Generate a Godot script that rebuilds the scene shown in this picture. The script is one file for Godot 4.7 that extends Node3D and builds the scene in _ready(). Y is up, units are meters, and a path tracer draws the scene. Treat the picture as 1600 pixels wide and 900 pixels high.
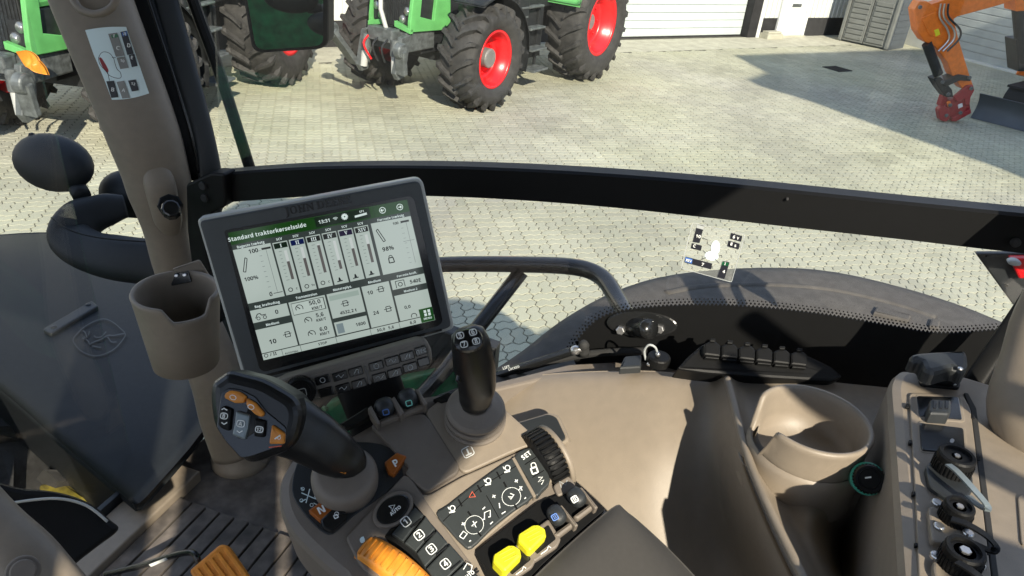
extends Node3D
# Photograph seen from inside a tractor cab, looking over the right-hand console into a paved dealer's yard.
# a = tractor forward, b = tractor right, y = up; pixels (1600 x 900) only give directions, distances come from planes.
const FPX := 1156.0
const EYE := Vector3(0, 2.92, 0)
var CR: Vector3
var CU: Vector3
var CF: Vector3
var TF: Vector3
var TR: Vector3
var M := {}
var used := {}
var rng := RandomNumberGenerator.new()
var cab: Node3D

# ---------------------------------------------------------------- geometry helpers
func ray(x: float, y: float) -> Vector3: return CF + CR * ((x - 800.0) / FPX) + CU * ((450.0 - y) / FPX)
func at(x: float, y: float, d: float) -> Vector3: return EYE + ray(x, y) * d
func tc(a: float, y: float, b: float) -> Vector3: return TF * a + Vector3.UP * y + TR * b
func hit(x: float, y: float, pl: Array) -> Vector3:
	var d := ray(x, y)
	var n: Vector3 = pl[1]
	var p: Vector3 = pl[0]
	return EYE + d * ((p - EYE).dot(n) / d.dot(n))
func on_y(x: float, y: float, h: float) -> Vector3: return hit(x, y, [Vector3(0, h, 0), Vector3.UP])
func on_b(x: float, y: float, b: float) -> Vector3: return hit(x, y, [TR * b, -TR])
func pxl(p: Vector3) -> Vector3:
	var d := p - EYE
	var z := d.dot(CF)
	return Vector3(800 + FPX * d.dot(CR) / z, 450 - FPX * d.dot(CU) / z, z)
func lift(pl: Array, h: float) -> Array: return [pl[0] + pl[1] * h, pl[1]]
func v2(a: Array) -> PackedVector2Array:
	var o := PackedVector2Array()
	for i in range(0, a.size(), 2): o.append(Vector2(a[i], a[i + 1]))
	return o
func sm(pts: PackedVector2Array, k := 4, closed := true) -> PackedVector2Array:
	var o := PackedVector2Array()
	var n := pts.size()
	for i in (n if closed else n - 1):
		var p0 = pts[(i - 1 + n) % n] if closed or i > 0 else pts[0]
		var p3 = pts[(i + 2) % n] if closed or i < n - 2 else pts[n - 1]
		for j in k: o.append(pts[i].cubic_interpolate(pts[(i + 1) % n], p0, p3, float(j) / k))
	if not closed: o.append(pts[n - 1])
	return o
func rnd(pts: PackedVector2Array, r: float, k := 4) -> PackedVector2Array:
	var o := PackedVector2Array()
	var n := pts.size()
	for i in n:
		var p := pts[i]
		var a := pts[(i - 1 + n) % n] - p
		var b := pts[(i + 1) % n] - p
		var q0 := p + a.normalized() * minf(r, a.length() * 0.48)
		var q1 := p + b.normalized() * minf(r, b.length() * 0.48)
		for j in k + 1:
			var t := float(j) / k
			o.append(q0.lerp(p, t).lerp(p.lerp(q1, t), t))
	return o
func circ(x: float, y: float, rx: float, ry: float, rot := 0.0, n := 20) -> PackedVector2Array:
	var o := PackedVector2Array()
	for i in n: o.append(Vector2(x, y) + Vector2(cos(TAU * i / n) * rx, sin(TAU * i / n) * ry).rotated(deg_to_rad(rot)))
	return o
func rect(x: float, y: float, w: float, h: float, rot := 0.0) -> PackedVector2Array:
	var o := PackedVector2Array()
	for c in [[-1, -1], [1, -1], [1, 1], [-1, 1]]: o.append(Vector2(x, y) + Vector2(c[0] * w / 2, c[1] * h / 2).rotated(deg_to_rad(rot)))
	return o
func pj(pts: PackedVector2Array, pl: Array) -> PackedVector3Array:
	var o := PackedVector3Array()
	for p in pts: o.append(hit(p.x, p.y, pl))
	return o
func st_new(smooth := false) -> SurfaceTool:
	var st := SurfaceTool.new()
	st.begin(Mesh.PRIMITIVE_TRIANGLES)
	st.set_smooth_group(0 if smooth else -1)
	return st
func tri(st: SurfaceTool, a: Vector3, b: Vector3, c: Vector3) -> void:
	st.add_vertex(a); st.add_vertex(b); st.add_vertex(c)
func quad(st: SurfaceTool, a: Vector3, b: Vector3, c: Vector3, d: Vector3) -> void:
	tri(st, a, b, c); tri(st, a, c, d)
func loft(st: SurfaceTool, rings: Array, cap0 := true, cap1 := true, closed := true) -> void:
	for i in rings.size() - 1:
		var r0: PackedVector3Array = rings[i]
		var r1: PackedVector3Array = rings[i + 1]
		var n := r0.size()
		for j in (n if closed else n - 1): quad(st, r0[j], r1[j], r1[(j + 1) % n], r0[(j + 1) % n])
	for e in 2:
		if (cap0 if e == 0 else cap1):
			var r: PackedVector3Array = rings[0] if e == 0 else rings[rings.size() - 1]
			var c := Vector3.ZERO
			for p in r: c += p
			c /= r.size()
			for j in r.size():
				if e == 0: tri(st, c, r[j], r[(j + 1) % r.size()])
				else: tri(st, c, r[(j + 1) % r.size()], r[j])
func frame_of(ax: Vector3) -> Array:
	var h := Vector3.UP if absf(ax.normalized().y) < 0.9 else Vector3.RIGHT
	var u := ax.cross(h).normalized()
	return [u, ax.cross(u).normalized()]
func ring(c: Vector3, u: Vector3, v: Vector3, ru: float, rv: float, n: int, pw := 1.0) -> PackedVector3Array:
	var o := PackedVector3Array()
	for i in n:
		var t := TAU * i / n
		var cs := cos(t)
		var sn := sin(t)
		o.append(c + u * (signf(cs) * pow(absf(cs), pw) * ru) + v * (signf(sn) * pow(absf(sn), pw) * rv))
	return o
func lathe(st: SurfaceTool, o: Vector3, ax: Vector3, prof: Array, n := 24, caps := true) -> void:
	ax = ax.normalized()
	var f := frame_of(ax)
	var rings := []
	for p in prof: rings.append(ring(o + ax * p[1], f[0], f[1], p[0], p[0], n))
	loft(st, rings, caps, caps)
func cyl(st: SurfaceTool, o: Vector3, ax: Vector3, r: float, h: float, bv := 0.001, n := 20) -> void:
	lathe(st, o, ax, [[r, 0], [r, h - bv], [r - bv * 0.4, h - bv * 0.3], [r - bv, h]], n)
func tube(st: SurfaceTool, pts: PackedVector3Array, r: float, n := 10, r2 := -1.0) -> void:
	var rings := []
	var u := Vector3.ZERO
	for i in pts.size():
		var t := (pts[mini(i + 1, pts.size() - 1)] - pts[maxi(i - 1, 0)]).normalized()
		if u == Vector3.ZERO: u = frame_of(t)[0]
		u = (u - t * u.dot(t)).normalized()
		var rr := r if r2 < 0 else lerpf(r, r2, float(i) / (pts.size() - 1))
		rings.append(ring(pts[i], u, t.cross(u), rr, rr, n))
	loft(st, rings)
func curve3(pts: Array, k := 5) -> PackedVector3Array:
	var o := PackedVector3Array()
	var n := pts.size()
	for i in n - 1:
		var a: Vector3 = pts[i]
		for j in k: o.append(a.cubic_interpolate(pts[i + 1], pts[maxi(i - 1, 0)], pts[mini(i + 2, n - 1)], float(j) / k))
	o.append(pts[n - 1])
	return o
# path of [pixel x, pixel y, depth, width in pixels]: a rounded limb whose section faces the operator
func limb(st: SurfaceTool, pth: Array, ratio := 0.6, n := 20, k := 5, pw := 1.0, capped := true) -> void:
	var c := []
	for p in pth: c.append(at(p[0], p[1], p[2]))
	var cs := curve3(c, k)
	var rings := []
	for i in cs.size():
		var t := (cs[mini(i + 1, cs.size() - 1)] - cs[maxi(i - 1, 0)]).normalized()
		var side := t.cross(EYE - cs[i]).normalized()
		var q := float(i) / k
		var i0 := mini(int(q), pth.size() - 2)
		var w0: float = pth[i0][3] * pth[i0][2]
		var w1: float = pth[i0 + 1][3] * pth[i0 + 1][2]
		var f := q - i0
		f = f * f * (3 - 2 * f)
		var hw := lerpf(w0, w1, f) / FPX * 0.5
		rings.append(ring(cs[i], side, t.cross(side), hw, hw * ratio, n, pw))
	loft(st, rings, capped, capped)
# flat shape facing n, top at poly, going down along -n by thick; rounded edge of radius bv
func prism(st: SurfaceTool, poly: PackedVector3Array, n: Vector3, thick: float, bv := 0.0, steps := 2, bottom := true) -> void:
	n = n.normalized()
	var x := (poly[1] - poly[0]).normalized()
	for i in range(1, poly.size()):
		if (poly[i] - poly[0]).length() > 1e-5:
			x = (poly[i] - poly[0]).normalized()
			break
	x = (x - n * x.dot(n)).normalized()
	var y := n.cross(x)
	var p2 := PackedVector2Array()
	for p in poly:
		var q := Vector2((p - poly[0]).dot(x), (p - poly[0]).dot(y))
		if p2.size() == 0 or (q - p2[p2.size() - 1]).length() > 1e-5: p2.append(q)
	if (p2[0] - p2[p2.size() - 1]).length() < 1e-5: p2.remove_at(p2.size() - 1)
	if Geometry2D.is_polygon_clockwise(p2): p2.reverse()
	var m := p2.size()
	var inn := PackedVector2Array()
	for i in m:
		var e0 := (p2[i] - p2[(i - 1 + m) % m]).normalized()
		var e1 := (p2[(i + 1) % m] - p2[i]).normalized()
		var n0 := Vector2(-e0.y, e0.x)
		var n1 := Vector2(-e1.y, e1.x)
		var b := (n0 + n1).normalized()
		inn.append(b / maxf(0.5, b.dot(n0)))
	var rings := []
	var w := func(off: float, h: float) -> PackedVector3Array:
		var r := PackedVector3Array()
		for i in m:
			var q := p2[i] + inn[i] * off
			r.append(poly[0] + x * q.x + y * q.y - n * h)
		return r
	rings.append(w.call(0.0, thick))
	if bv > 0:
		for s in steps + 1:
			var t := PI / 2 * s / steps
			rings.append(w.call(bv * (1 - cos(t)), bv * (1 - sin(t))))
	else: rings.append(w.call(0.0, 0.0))
	loft(st, rings, false, false)
	var top: PackedVector3Array = rings[rings.size() - 1]
	var tp := PackedVector2Array()
	for i in m: tp.append(p2[i] + inn[i] * bv)
	var ix := Geometry2D.triangulate_polygon(tp)
	if ix.size() == 0: ix = Geometry2D.triangulate_polygon(p2)
	for i in range(0, ix.size(), 3):
		tri(st, top[ix[i]], top[ix[i + 2]], top[ix[i + 1]])
		if bottom: tri(st, rings[0][ix[i]], rings[0][ix[i + 1]], rings[0][ix[i + 2]])
func slab(st: SurfaceTool, pts: PackedVector2Array, pl: Array, up: float, thick: float, bv := 0.0, steps := 2) -> void:
	prism(st, pj(pts, lift(pl, up)), pl[1], thick, bv, steps)
func ribbon(st: SurfaceTool, pts: PackedVector2Array, w: float, pl: Array, closed := false, up := 0.0006) -> void:
	var n := pts.size()
	var L := []
	for i in n:
		var a := pts[(i - 1 + n) % n] if closed or i > 0 else pts[0]
		var b := pts[(i + 1) % n] if closed or i < n - 1 else pts[n - 1]
		var t := (b - a).normalized()
		var q := Vector2(-t.y, t.x) * w * 0.5
		var pu := lift(pl, up)
		L.append([hit(pts[i].x + q.x, pts[i].y + q.y, pu), hit(pts[i].x - q.x, pts[i].y - q.y, pu)])
	for i in (n if closed else n - 1): quad(st, L[i][0], L[(i + 1) % n][0], L[(i + 1) % n][1], L[i][1])
func letters(st: SurfaceTool, s: String, o: Vector3, xd: Vector3, n: Vector3, h: float, serif := false, dep := 0.0006) -> void:
	var tm := TextMesh.new()
	var f := SystemFont.new()
	f.font_names = PackedStringArray(["Droid Serif" if serif else "Droid Sans"])
	f.font_weight = 700
	tm.font = f; tm.text = s; tm.font_size = 32; tm.pixel_size = h / 23.0; tm.depth = dep; tm.curve_step = 2.0
	var ar := tm.get_mesh_arrays()
	if ar.size() == 0 or ar[0] == null: return
	var x := (xd - n * xd.dot(n)).normalized()
	var y := n.cross(x)
	var vs: PackedVector3Array = ar[0]
	var ix = ar[Mesh.ARRAY_INDEX]
	if ix == null:
		for v in vs: st.add_vertex(o + x * v.x + y * v.y + n * (v.z + dep))
	else:
		for i in ix: st.add_vertex(o + x * vs[i].x + y * vs[i].y + n * (vs[i].z + dep))
func mark(st: SurfaceTool, s: String, x: float, y: float, hpx: float, pl: Array, rot := 0.0, up := 0.0004) -> void:
	var q := lift(pl, up)
	var o := hit(x, y, q)
	var d := hit(x + cos(deg_to_rad(rot)) * 4, y + sin(deg_to_rad(rot)) * 4, q) - o
	letters(st, s, o, d, pl[1], hpx * (o - EYE).dot(CF) / FPX)
func obox(st: SurfaceTool, c: Vector3, x: Vector3, y: Vector3, z: Vector3, bv := 0.0) -> void:
	var poly := PackedVector3Array([c - x - y + z, c + x - y + z, c + x + y + z, c - x + y + z])
	prism(st, poly, z, z.length() * 2, bv, 2)
func bar(st: SurfaceTool, a: Vector3, b: Vector3, w: float, h: float, up := Vector3.UP) -> void:
	var d := b - a
	var s := d.cross(up).normalized()
	obox(st, (a + b) / 2, d / 2, s * w / 2, s.cross(d).normalized() * h / 2, minf(w, h) * 0.12)
func patch(st: SurfaceTool, g: Array, k := 5, thick := 0.0, dir := Vector3.DOWN) -> Array:
	var rows := []
	for r in g: rows.append(curve3(r, k))
	var out := []
	var m: int = rows[0].size()
	for j in m:
		var col := []
		for r in rows: col.append(r[j])
		out.append(curve3(col, k))
	for j in m - 1:
		for i in out[0].size() - 1: quad(st, out[j][i], out[j][i + 1], out[j + 1][i + 1], out[j + 1][i])
	if thick > 0:
		var d := dir.normalized() * thick
		for j in m - 1:
			for i in out[0].size() - 1: quad(st, out[j][i] + d, out[j + 1][i] + d, out[j + 1][i + 1] + d, out[j][i + 1] + d)
		var edge := []
		for j in m: edge.append(out[j][0])
		for i in out[0].size(): edge.append(out[m - 1][i])
		for j in m: edge.append(out[m - 1 - j][out[0].size() - 1])
		for i in out[0].size(): edge.append(out[0][out[0].size() - 1 - i])
		for i in edge.size() - 1: quad(st, edge[i], edge[i] + d, edge[i + 1] + d, edge[i + 1])
	return out

# ---------------------------------------------------------------- objects
func numbered(called: String) -> String:
	if not used.has(called):
		used[called] = 0
		return called
	used[called] += 1
	return "%s_%03d" % [called, used[called]]
func thing(called: String, label: String, category: String, base: Vector3, group := "") -> Node3D:
	var o := Node3D.new()
	o.name = numbered(called)
	add_child(o)
	o.position = base
	tag(o, label, category, group)
	return o
func tag(o: Node, label: String, category: String, group := "") -> void:
	o.set_meta("label", label)
	o.set_meta("category", category)
	if group != "": o.set_meta("group", group)
func structure(called: String, base := Vector3.ZERO) -> Node3D:
	var o := Node3D.new()
	o.name = numbered(called)
	add_child(o)
	o.position = base
	o.set_meta("kind", "structure")
	return o
func part(parent: Node, called: String, st: SurfaceTool, m: Material, label := "") -> MeshInstance3D:
	st.generate_normals()
	var mi := MeshInstance3D.new()
	mi.mesh = st.commit()
	mi.name = called
	mi.material_override = m
	parent.add_child(mi, true)
	if parent != self:
		var acc := Vector3.ZERO
		var q: Node = parent
		while q != self:
			acc += (q as Node3D).position
			q = q.get_parent()
		mi.position = -acc
	if label != "": mi.set_meta("label", label)
	return mi
# single-call parts
func psl(parent: Node, called: String, pts: PackedVector2Array, pl: Array, up: float, thick: float, bv: float, m: Material, label := "") -> MeshInstance3D:
	var st := st_new()
	slab(st, pts, pl, up, thick, bv)
	return part(parent, called, st, m, label)

# ---------------------------------------------------------------- materials
var tex := {}
func lin(r: float, g: float, b: float) -> Color: return Color(r, g, b).linear_to_srgb()
func noise_img(sz: int, fr: float, oct: int, sd: int, lo: float, hi: float, typ := FastNoiseLite.TYPE_SIMPLEX_SMOOTH) -> Image:
	var n := FastNoiseLite.new()
	n.seed = sd; n.frequency = fr; n.noise_type = typ; n.fractal_octaves = oct
	var im := n.get_seamless_image(sz, sz)
	im.convert(Image.FORMAT_RGB8)
	for y in sz:
		for x in sz:
			var v := lerpf(lo, hi, im.get_pixel(x, y).r)
			im.set_pixel(x, y, Color(v, v, v))
	return im
func make_textures() -> void:
	tex.tone = ImageTexture.create_from_image(noise_img(256, 0.012, 5, 3, 0.84, 1.0))
	tex.plain = ImageTexture.create_from_image(noise_img(256, 0.02, 5, 13, 0.93, 1.0))
	tex.paint = ImageTexture.create_from_image(noise_img(256, 0.03, 5, 17, 0.86, 1.0))
	tex.speck = ImageTexture.create_from_image(noise_img(256, 0.12, 3, 9, 0.7, 1.0))
	tex.dirt = ImageTexture.create_from_image(noise_img(256, 0.02, 6, 5, 0.55, 1.0))
	tex.rough = ImageTexture.create_from_image(noise_img(256, 0.03, 5, 15, 0.7, 1.0))
	var d := noise_img(512, 0.02, 5, 41, 0.89, 0.955)
	var r2 := RandomNumberGenerator.new()
	r2.seed = 12
	for i in 900:
		var p := Vector2i(r2.randi_range(1, 510), r2.randi_range(1, 510))
		var v := r2.randf_range(0.66, 0.8) if r2.randf() < 0.5 else 1.0
		d.set_pixelv(p, Color(v, v, v))
	for i in 34:
		var q := Vector2(r2.randf_range(30, 480), r2.randf_range(30, 480))
		var dr := Vector2.from_angle(r2.randf_range(0, TAU))
		for j in r2.randi_range(6, 34):
			var w := q + dr * j + Vector2(0.004 * j * j, 0)
			if w.x > 0 and w.y > 0 and w.x < 511 and w.y < 511: d.set_pixelv(Vector2i(w), Color(1, 1, 1))
	tex.scuff = ImageTexture.create_from_image(d)
	var g := noise_img(512, 0.3, 2, 21, 0.0, 1.0)
	g.bump_map_to_normal_map(1.6)
	tex.grain = ImageTexture.create_from_image(g)
	var c := noise_img(256, 0.1, 5, 33, 0.0, 1.0)
	c.bump_map_to_normal_map(3.0)
	tex.stone = ImageTexture.create_from_image(c)
func mat(key: String, c: Color, rough: float, metal := 0.0, al := "tone", scale := 3.0, nrm := "", nscale := 0.5) -> StandardMaterial3D:
	var m := StandardMaterial3D.new()
	m.albedo_color = c
	m.roughness = rough
	m.metallic = metal
	m.uv1_triplanar = true
	m.uv1_world_triplanar = true
	m.uv1_scale = Vector3.ONE * scale
	if al != "": m.albedo_texture = tex[al]
	if nrm != "":
		m.normal_enabled = true
		m.normal_texture = tex[nrm]
		m.normal_scale = nscale
	m.cull_mode = BaseMaterial3D.CULL_DISABLED
	M[key] = m
	return m
func pane_mat(key: String, c: Color, alpha: float) -> void:
	var m := StandardMaterial3D.new()
	m.albedo_color = Color(c.r, c.g, c.b, alpha)
	m.transparency = BaseMaterial3D.TRANSPARENCY_ALPHA
	m.roughness = 0.02
	m.cull_mode = BaseMaterial3D.CULL_DISABLED
	M[key] = m
func make_materials() -> void:
	make_textures()
	mat("beige", lin(0.255, 0.212, 0.163), 0.5, 0, "scuff", 4.5, "grain", 0.22)
	mat("taupe", lin(0.185, 0.156, 0.128), 0.55, 0, "scuff", 5.0, "grain", 0.25)
	mat("mat_floor", lin(0.17, 0.145, 0.125), 0.75, 0, "dirt", 3.0, "grain", 0.4)
	mat("black", lin(0.007, 0.0072, 0.0075), 0.5, 0, "scuff", 5.0, "grain", 0.25).metallic_specular = 0.3
	mat("gloss", lin(0.01, 0.0105, 0.011), 0.22, 0, "", 1.0)
	mat("slate", lin(0.02, 0.023, 0.025), 0.5, 0, "scuff", 5.0, "grain", 0.25)
	mat("bezel", lin(0.062, 0.07, 0.074), 0.5, 0, "scuff", 6.0, "grain", 0.2)
	mat("grip", lin(0.009, 0.0095, 0.01), 0.33, 0, "scuff", 7.0, "grain", 0.3)
	mat("key", lin(0.034, 0.04, 0.041), 0.45, 0, "scuff", 7.0, "grain", 0.2)
	mat("rubber", lin(0.02, 0.02, 0.02), 0.8, 0, "plain", 22.0, "grain", 0.3)
	mat("fender", lin(0.012, 0.014, 0.0155), 0.55, 0, "paint", 6.0, "grain", 0.25).metallic_specular = 0.35
	mat("mudguard", lin(0.11, 0.103, 0.095), 0.8, 0, "paint", 4.0, "grain", 0.3).metallic_specular = 0.2
	mat("bar_grey", lin(0.2, 0.18, 0.155), 0.55, 0, "scuff", 5.0, "grain", 0.2)
	mat("silver", lin(0.40, 0.41, 0.39), 0.4, 0.0, "", 1.0)
	mat("steel", lin(0.5, 0.5, 0.5), 0.28, 0.9, "", 1.0)
	mat("orange", lin(0.75, 0.27, 0.025), 0.45, 0, "tone", 20.0)
	mat("amber", lin(0.36, 0.1, 0.012), 0.35, 0, "tone", 20.0)
	mat("yellow", lin(0.85, 0.78, 0.02), 0.45, 0, "tone", 20.0)
	mat("white_print", lin(0.72, 0.74, 0.72), 0.6, 0, "")
	mat("grey_print", lin(0.35, 0.37, 0.37), 0.6, 0, "")
	mat("mint_print", lin(0.2, 0.6, 0.5), 0.6, 0, "")
	mat("blue_print", lin(0.05, 0.14, 0.42), 0.5, 0, "")
	mat("red_print", lin(0.6, 0.1, 0.05), 0.6, 0, "")
	mat("navy_print", lin(0.01, 0.011, 0.018), 0.5, 0, "")
	mat("film", lin(0.60, 0.72, 0.74), 0.45, 0, "")
	mat("silverkey", lin(0.16, 0.19, 0.2), 0.35, 0.3, "")
	mat("jd_green", lin(0.012, 0.19, 0.07), 0.4, 0, "dirt", 3.0)
	mat("lime", lin(0.13, 0.44, 0.13), 0.3, 0, "tone", 1.0)
	mat("red", lin(0.75, 0.012, 0.016), 0.3, 0, "tone", 1.0)
	mat("tyre", lin(0.048, 0.047, 0.044), 0.75, 0, "dirt", 1.6, "stone", 0.3)
	mat("frame_grey", lin(0.16, 0.18, 0.18), 0.5, 0.2, "dirt", 2.0)
	mat("machine_black", lin(0.018, 0.021, 0.023), 0.55, 0, "dirt", 2.0)
	mat("hub_grey", lin(0.22, 0.22, 0.21), 0.5, 0.2, "tone", 3.0)
	mat("exc_orange", lin(0.85, 0.2, 0.014), 0.4, 0, "paint", 1.2)
	mat("dark_red", lin(0.32, 0.014, 0.022), 0.4, 0, "paint", 3.0)
	mat("wall_white", lin(0.60, 0.62, 0.585), 0.6, 0, "plain", 0.5)
	mat("door_white", lin(0.66, 0.68, 0.67), 0.45, 0, "plain", 0.8)
	mat("garage", lin(0.48, 0.54, 0.525), 0.5, 0, "plain", 0.5)
	mat("garage_dull", lin(0.42, 0.46, 0.45), 0.5, 0, "tone", 0.5)
	mat("plinth", lin(0.022, 0.022, 0.024), 0.8, 0, "dirt", 1.0)
	mat("box_grey", lin(0.17, 0.18, 0.168), 0.6, 0, "tone", 1.0)
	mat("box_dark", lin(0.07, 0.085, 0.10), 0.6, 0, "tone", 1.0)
	mat("concrete", lin(0.44, 0.43, 0.34), 0.9, 0, "paint", 0.35, "stone", 0.3)
	mat("joint", lin(0.085, 0.08, 0.057), 1.0, 0, "dirt", 0.9)
	mat("seatcloth", lin(0.03, 0.03, 0.03), 0.9, 0, "tone", 9.0)
	mat("roof", lin(0.3, 0.28, 0.25), 0.7, 0, "tone", 3.0)
	var s := mat("stone", Color.WHITE, 0.92, 0, "speck", 5.0, "stone", 0.6)
	s.vertex_color_use_as_albedo = true
	pane_mat("glass", lin(0.02, 0.025, 0.023), 0.035)
	pane_mat("clearfilm", lin(0.6, 0.62, 0.56), 0.1)
	pane_mat("lamp_glass", lin(0.5, 0.55, 0.55), 0.1)
	var mm := mat("mirror", lin(0.55, 0.6, 0.58), 0.02, 1.0, "")
	mm.metallic_specular = 0.8
	mat("mint_ring", lin(0.05, 0.3, 0.22), 0.3, 0, "")
	mat("pad", lin(0.045, 0.042, 0.038), 0.85, 0, "plain", 22.0, "grain", 0.6)
	var lp := mat("lit_print", lin(0.7, 0.74, 0.72), 0.5, 0, "")
	lp.emission_enabled = true
	lp.emission = Color(0.7, 0.75, 0.72)
	lp.emission_energy_multiplier = 0.4
	mat("shaded_yellow", lin(0.3, 0.24, 0.02), 0.6, 0, "dirt", 5.0)  # rim yellow darkened, the shade on it is put into the colour

# ---------------------------------------------------------------- the yard
func wave(t: float) -> float: return 0.011 * clampf(1.5 * sin(TAU * t), -1.0, 1.0)
func paver_mesh(vert: bool, col: Color) -> ArrayMesh:
	var nx := 1 if vert else 2
	var ny := 2 if vert else 1
	var p := PackedVector2Array()
	var k := 6
	for i in nx * k: p.append(Vector2(0.1 * i / k, wave(float(i) / k)))
	for i in ny * k: p.append(Vector2(0.1 * nx + wave(float(i) / k), 0.1 * i / k))
	for i in nx * k: p.append(Vector2(0.1 * nx - 0.1 * i / k, 0.1 * ny + wave(-float(i) / k)))
	for i in ny * k: p.append(Vector2(wave(-float(i) / k), 0.1 * ny - 0.1 * i / k))
	var st := st_new()
	st.set_color(col)
	var q := PackedVector3Array()
	var c := Vector2(0.05 * nx, 0.05 * ny)
	for v in p:
		var w := c + (v - c) * Vector2(1 - 0.0042 / c.x, 1 - 0.0042 / c.y)
		q.append(Vector3(w.x, 0, w.y))
	prism(st, q, Vector3.UP, 0.03, 0.003, 1, false)
	st.generate_normals()
	return st.commit()
func build_yard() -> void:
	var yard := structure("pavement")
	var st := st_new()
	quad(st, Vector3(-150, -0.006, 150), Vector3(-150, -0.006, -150), Vector3(150, -0.006, -150), Vector3(150, -0.006, 150))
	part(yard, "sand_bed", st, M.joint)
	var U := Vector3(0.2756, 0, 0.9613)      # the long zigzag joints run along U
	var W := Vector3(0.9613, 0, -0.2756)
	var nz := FastNoiseLite.new()
	nz.seed = 4; nz.frequency = 0.35; nz.fractal_octaves = 4
	var nz2 := FastNoiseLite.new()
	nz2.seed = 8; nz2.frequency = 1.3; nz2.fractal_octaves = 3
	var spots := [[], []]
	var near := []
	rng.seed = 77
	var wn := Vector3(0.547, 0, 0.837)
	var wp := Vector3(5.16, 0, -19.41)
	for cx in range(-70, 110):
		var off: int = [0, 0, 2, 3, 1][posmod(cx, 5)] + (1 if posmod(cx, 7) == 3 else 0)
		for cy in range(-60, 25):
			for it in 5:
				var vert := it < 2
				var r0 := cy * 5 + off
				var pos := W * (cx * 0.2 + (0.1 if it == 1 else 0.0)) + U * ((r0 + (0 if vert else it)) * 0.1)
				var ctr := pos + (W * 0.05 + U * 0.1 if vert else W * 0.1 + U * 0.05)
				if (ctr - wp).dot(wn) < 1.15 or ctr.z > -2.4: continue
				var s := pxl(ctr)
				if s.z < 1.5 or s.x < -330 or s.x > 1930 or s.y > 1150 or s.y < -60: continue
				var t := 1.05 + 0.26 * nz.get_noise_2d(ctr.x, ctr.z) + 0.14 * nz2.get_noise_2d(ctr.x, ctr.z) + rng.randf_range(-0.06, 0.06)
				if rng.randf() < 0.03: t += rng.randf_range(0.05, 0.16)
				for sp in [[4.9, -10.1, 0.34, 0.15], [5.3, -10.5, 0.25, 0.12], [3.3, -13.0, 0.5, 0.1], [-1.2, -8.6, 0.3, 0.08], [1.4, -9.2, 0.25, 0.1], [6.2, -15.2, 0.9, 0.12]]:
					var dd := Vector2(ctr.x - sp[0], ctr.z - sp[1]).length() + 0.25 * nz2.get_noise_2d(ctr.x * 3, ctr.z * 3)
					if dd < sp[2]: t -= sp[3]
				var hue := nz.get_noise_2d(ctr.x * 0.6 + 40, ctr.z * 0.6)
				var col := Color(0.458 * t, (0.455 + 0.01 * hue) * t, (0.342 - 0.035 * hue) * t)
				var e := [pos + Vector3(0, rng.randf_range(-0.0018, 0.0012), 0), col, vert, s.z]
				if s.x > 715 and s.x < 1520 and s.y < 430 and s.y > 285: near.append(e)
				else: spots[0 if vert else 1].append(e)
	near.sort_custom(func(a, b): return a[3] < b[3])
	var tones := []
	for i in 6: tones.append([paver_mesh(true, Color(0.458, 0.455, 0.342) * (0.82 + 0.065 * i)), paver_mesh(false, Color(0.458, 0.455, 0.342) * (0.82 + 0.065 * i))])
	var bs := Basis(W, Vector3.UP, U)
	for i in near.size():
		var e: Array = near[i]
		if i >= 300:
			spots[0 if e[2] else 1].append(e)
			continue
		var mi := MeshInstance3D.new()
		mi.mesh = tones[clampi(int((e[1].r / 0.458 - 0.82) / 0.065 + 0.5), 0, 5)][0 if e[2] else 1]
		mi.material_override = M.stone
		mi.name = "paver"
		mi.transform = Transform3D(bs, e[0])
		yard.add_child(mi, true)
	for v in 2:
		var mm := MultiMesh.new()
		mm.transform_format = MultiMesh.TRANSFORM_3D
		mm.use_colors = true
		mm.mesh = paver_mesh(v == 0, Color.WHITE)
		mm.instance_count = spots[v].size()
		for i in spots[v].size():
			mm.set_instance_transform(i, Transform3D(bs, spots[v][i][0]))
			mm.set_instance_color(i, spots[v][i][1])
		var mi := MultiMeshInstance3D.new()
		mi.multimesh = mm
		mi.material_override = M.stone
		mi.name = "pavers"
		mi.set_meta("kind", "stuff")
		yard.add_child(mi, true)
	# smooth concrete apron along the back wall
	st = st_new()
	var wd := Vector3(0.837, 0, -0.547)
	var a := wp - wd * 16.0
	var b := wp + wd * 12.0
	quad(st, a + Vector3(0, -0.002, 0), b + Vector3(0, -0.002, 0), b + wn * 1.15 + Vector3(0, -0.002, 0), a + wn * 1.15 + Vector3(0, -0.002, 0))
	part(yard, "concrete_apron", st, M.concrete)
	# drain grating
	var dr := thing("drain_grate", "dark square drain grate set in the shaded paving before the grey cabinets", "drain", on_y(1308, 108, 0.002))
	var g := Transform3D(Basis(wd, Vector3.UP, wn), dr.position)
	st = st_new()
	for i in 2:
		bar(st, g * Vector3(-0.22, 0.008, -0.2 + 0.4 * i), g * Vector3(0.22, 0.008, -0.2 + 0.4 * i), 0.03, 0.014)
		bar(st, g * Vector3(-0.2 + 0.4 * i, 0.008, -0.18), g * Vector3(-0.2 + 0.4 * i, 0.008, 0.18), 0.03, 0.014)
	part(dr, "frame", st, M.plinth)
	for i in 6:
		st = st_new()
		bar(st, g * Vector3(-0.15 + 0.06 * i, 0.008, -0.18), g * Vector3(-0.15 + 0.06 * i, 0.008, 0.18), 0.022, 0.012)
		part(dr, "grate_bar", st, M.plinth)

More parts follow.
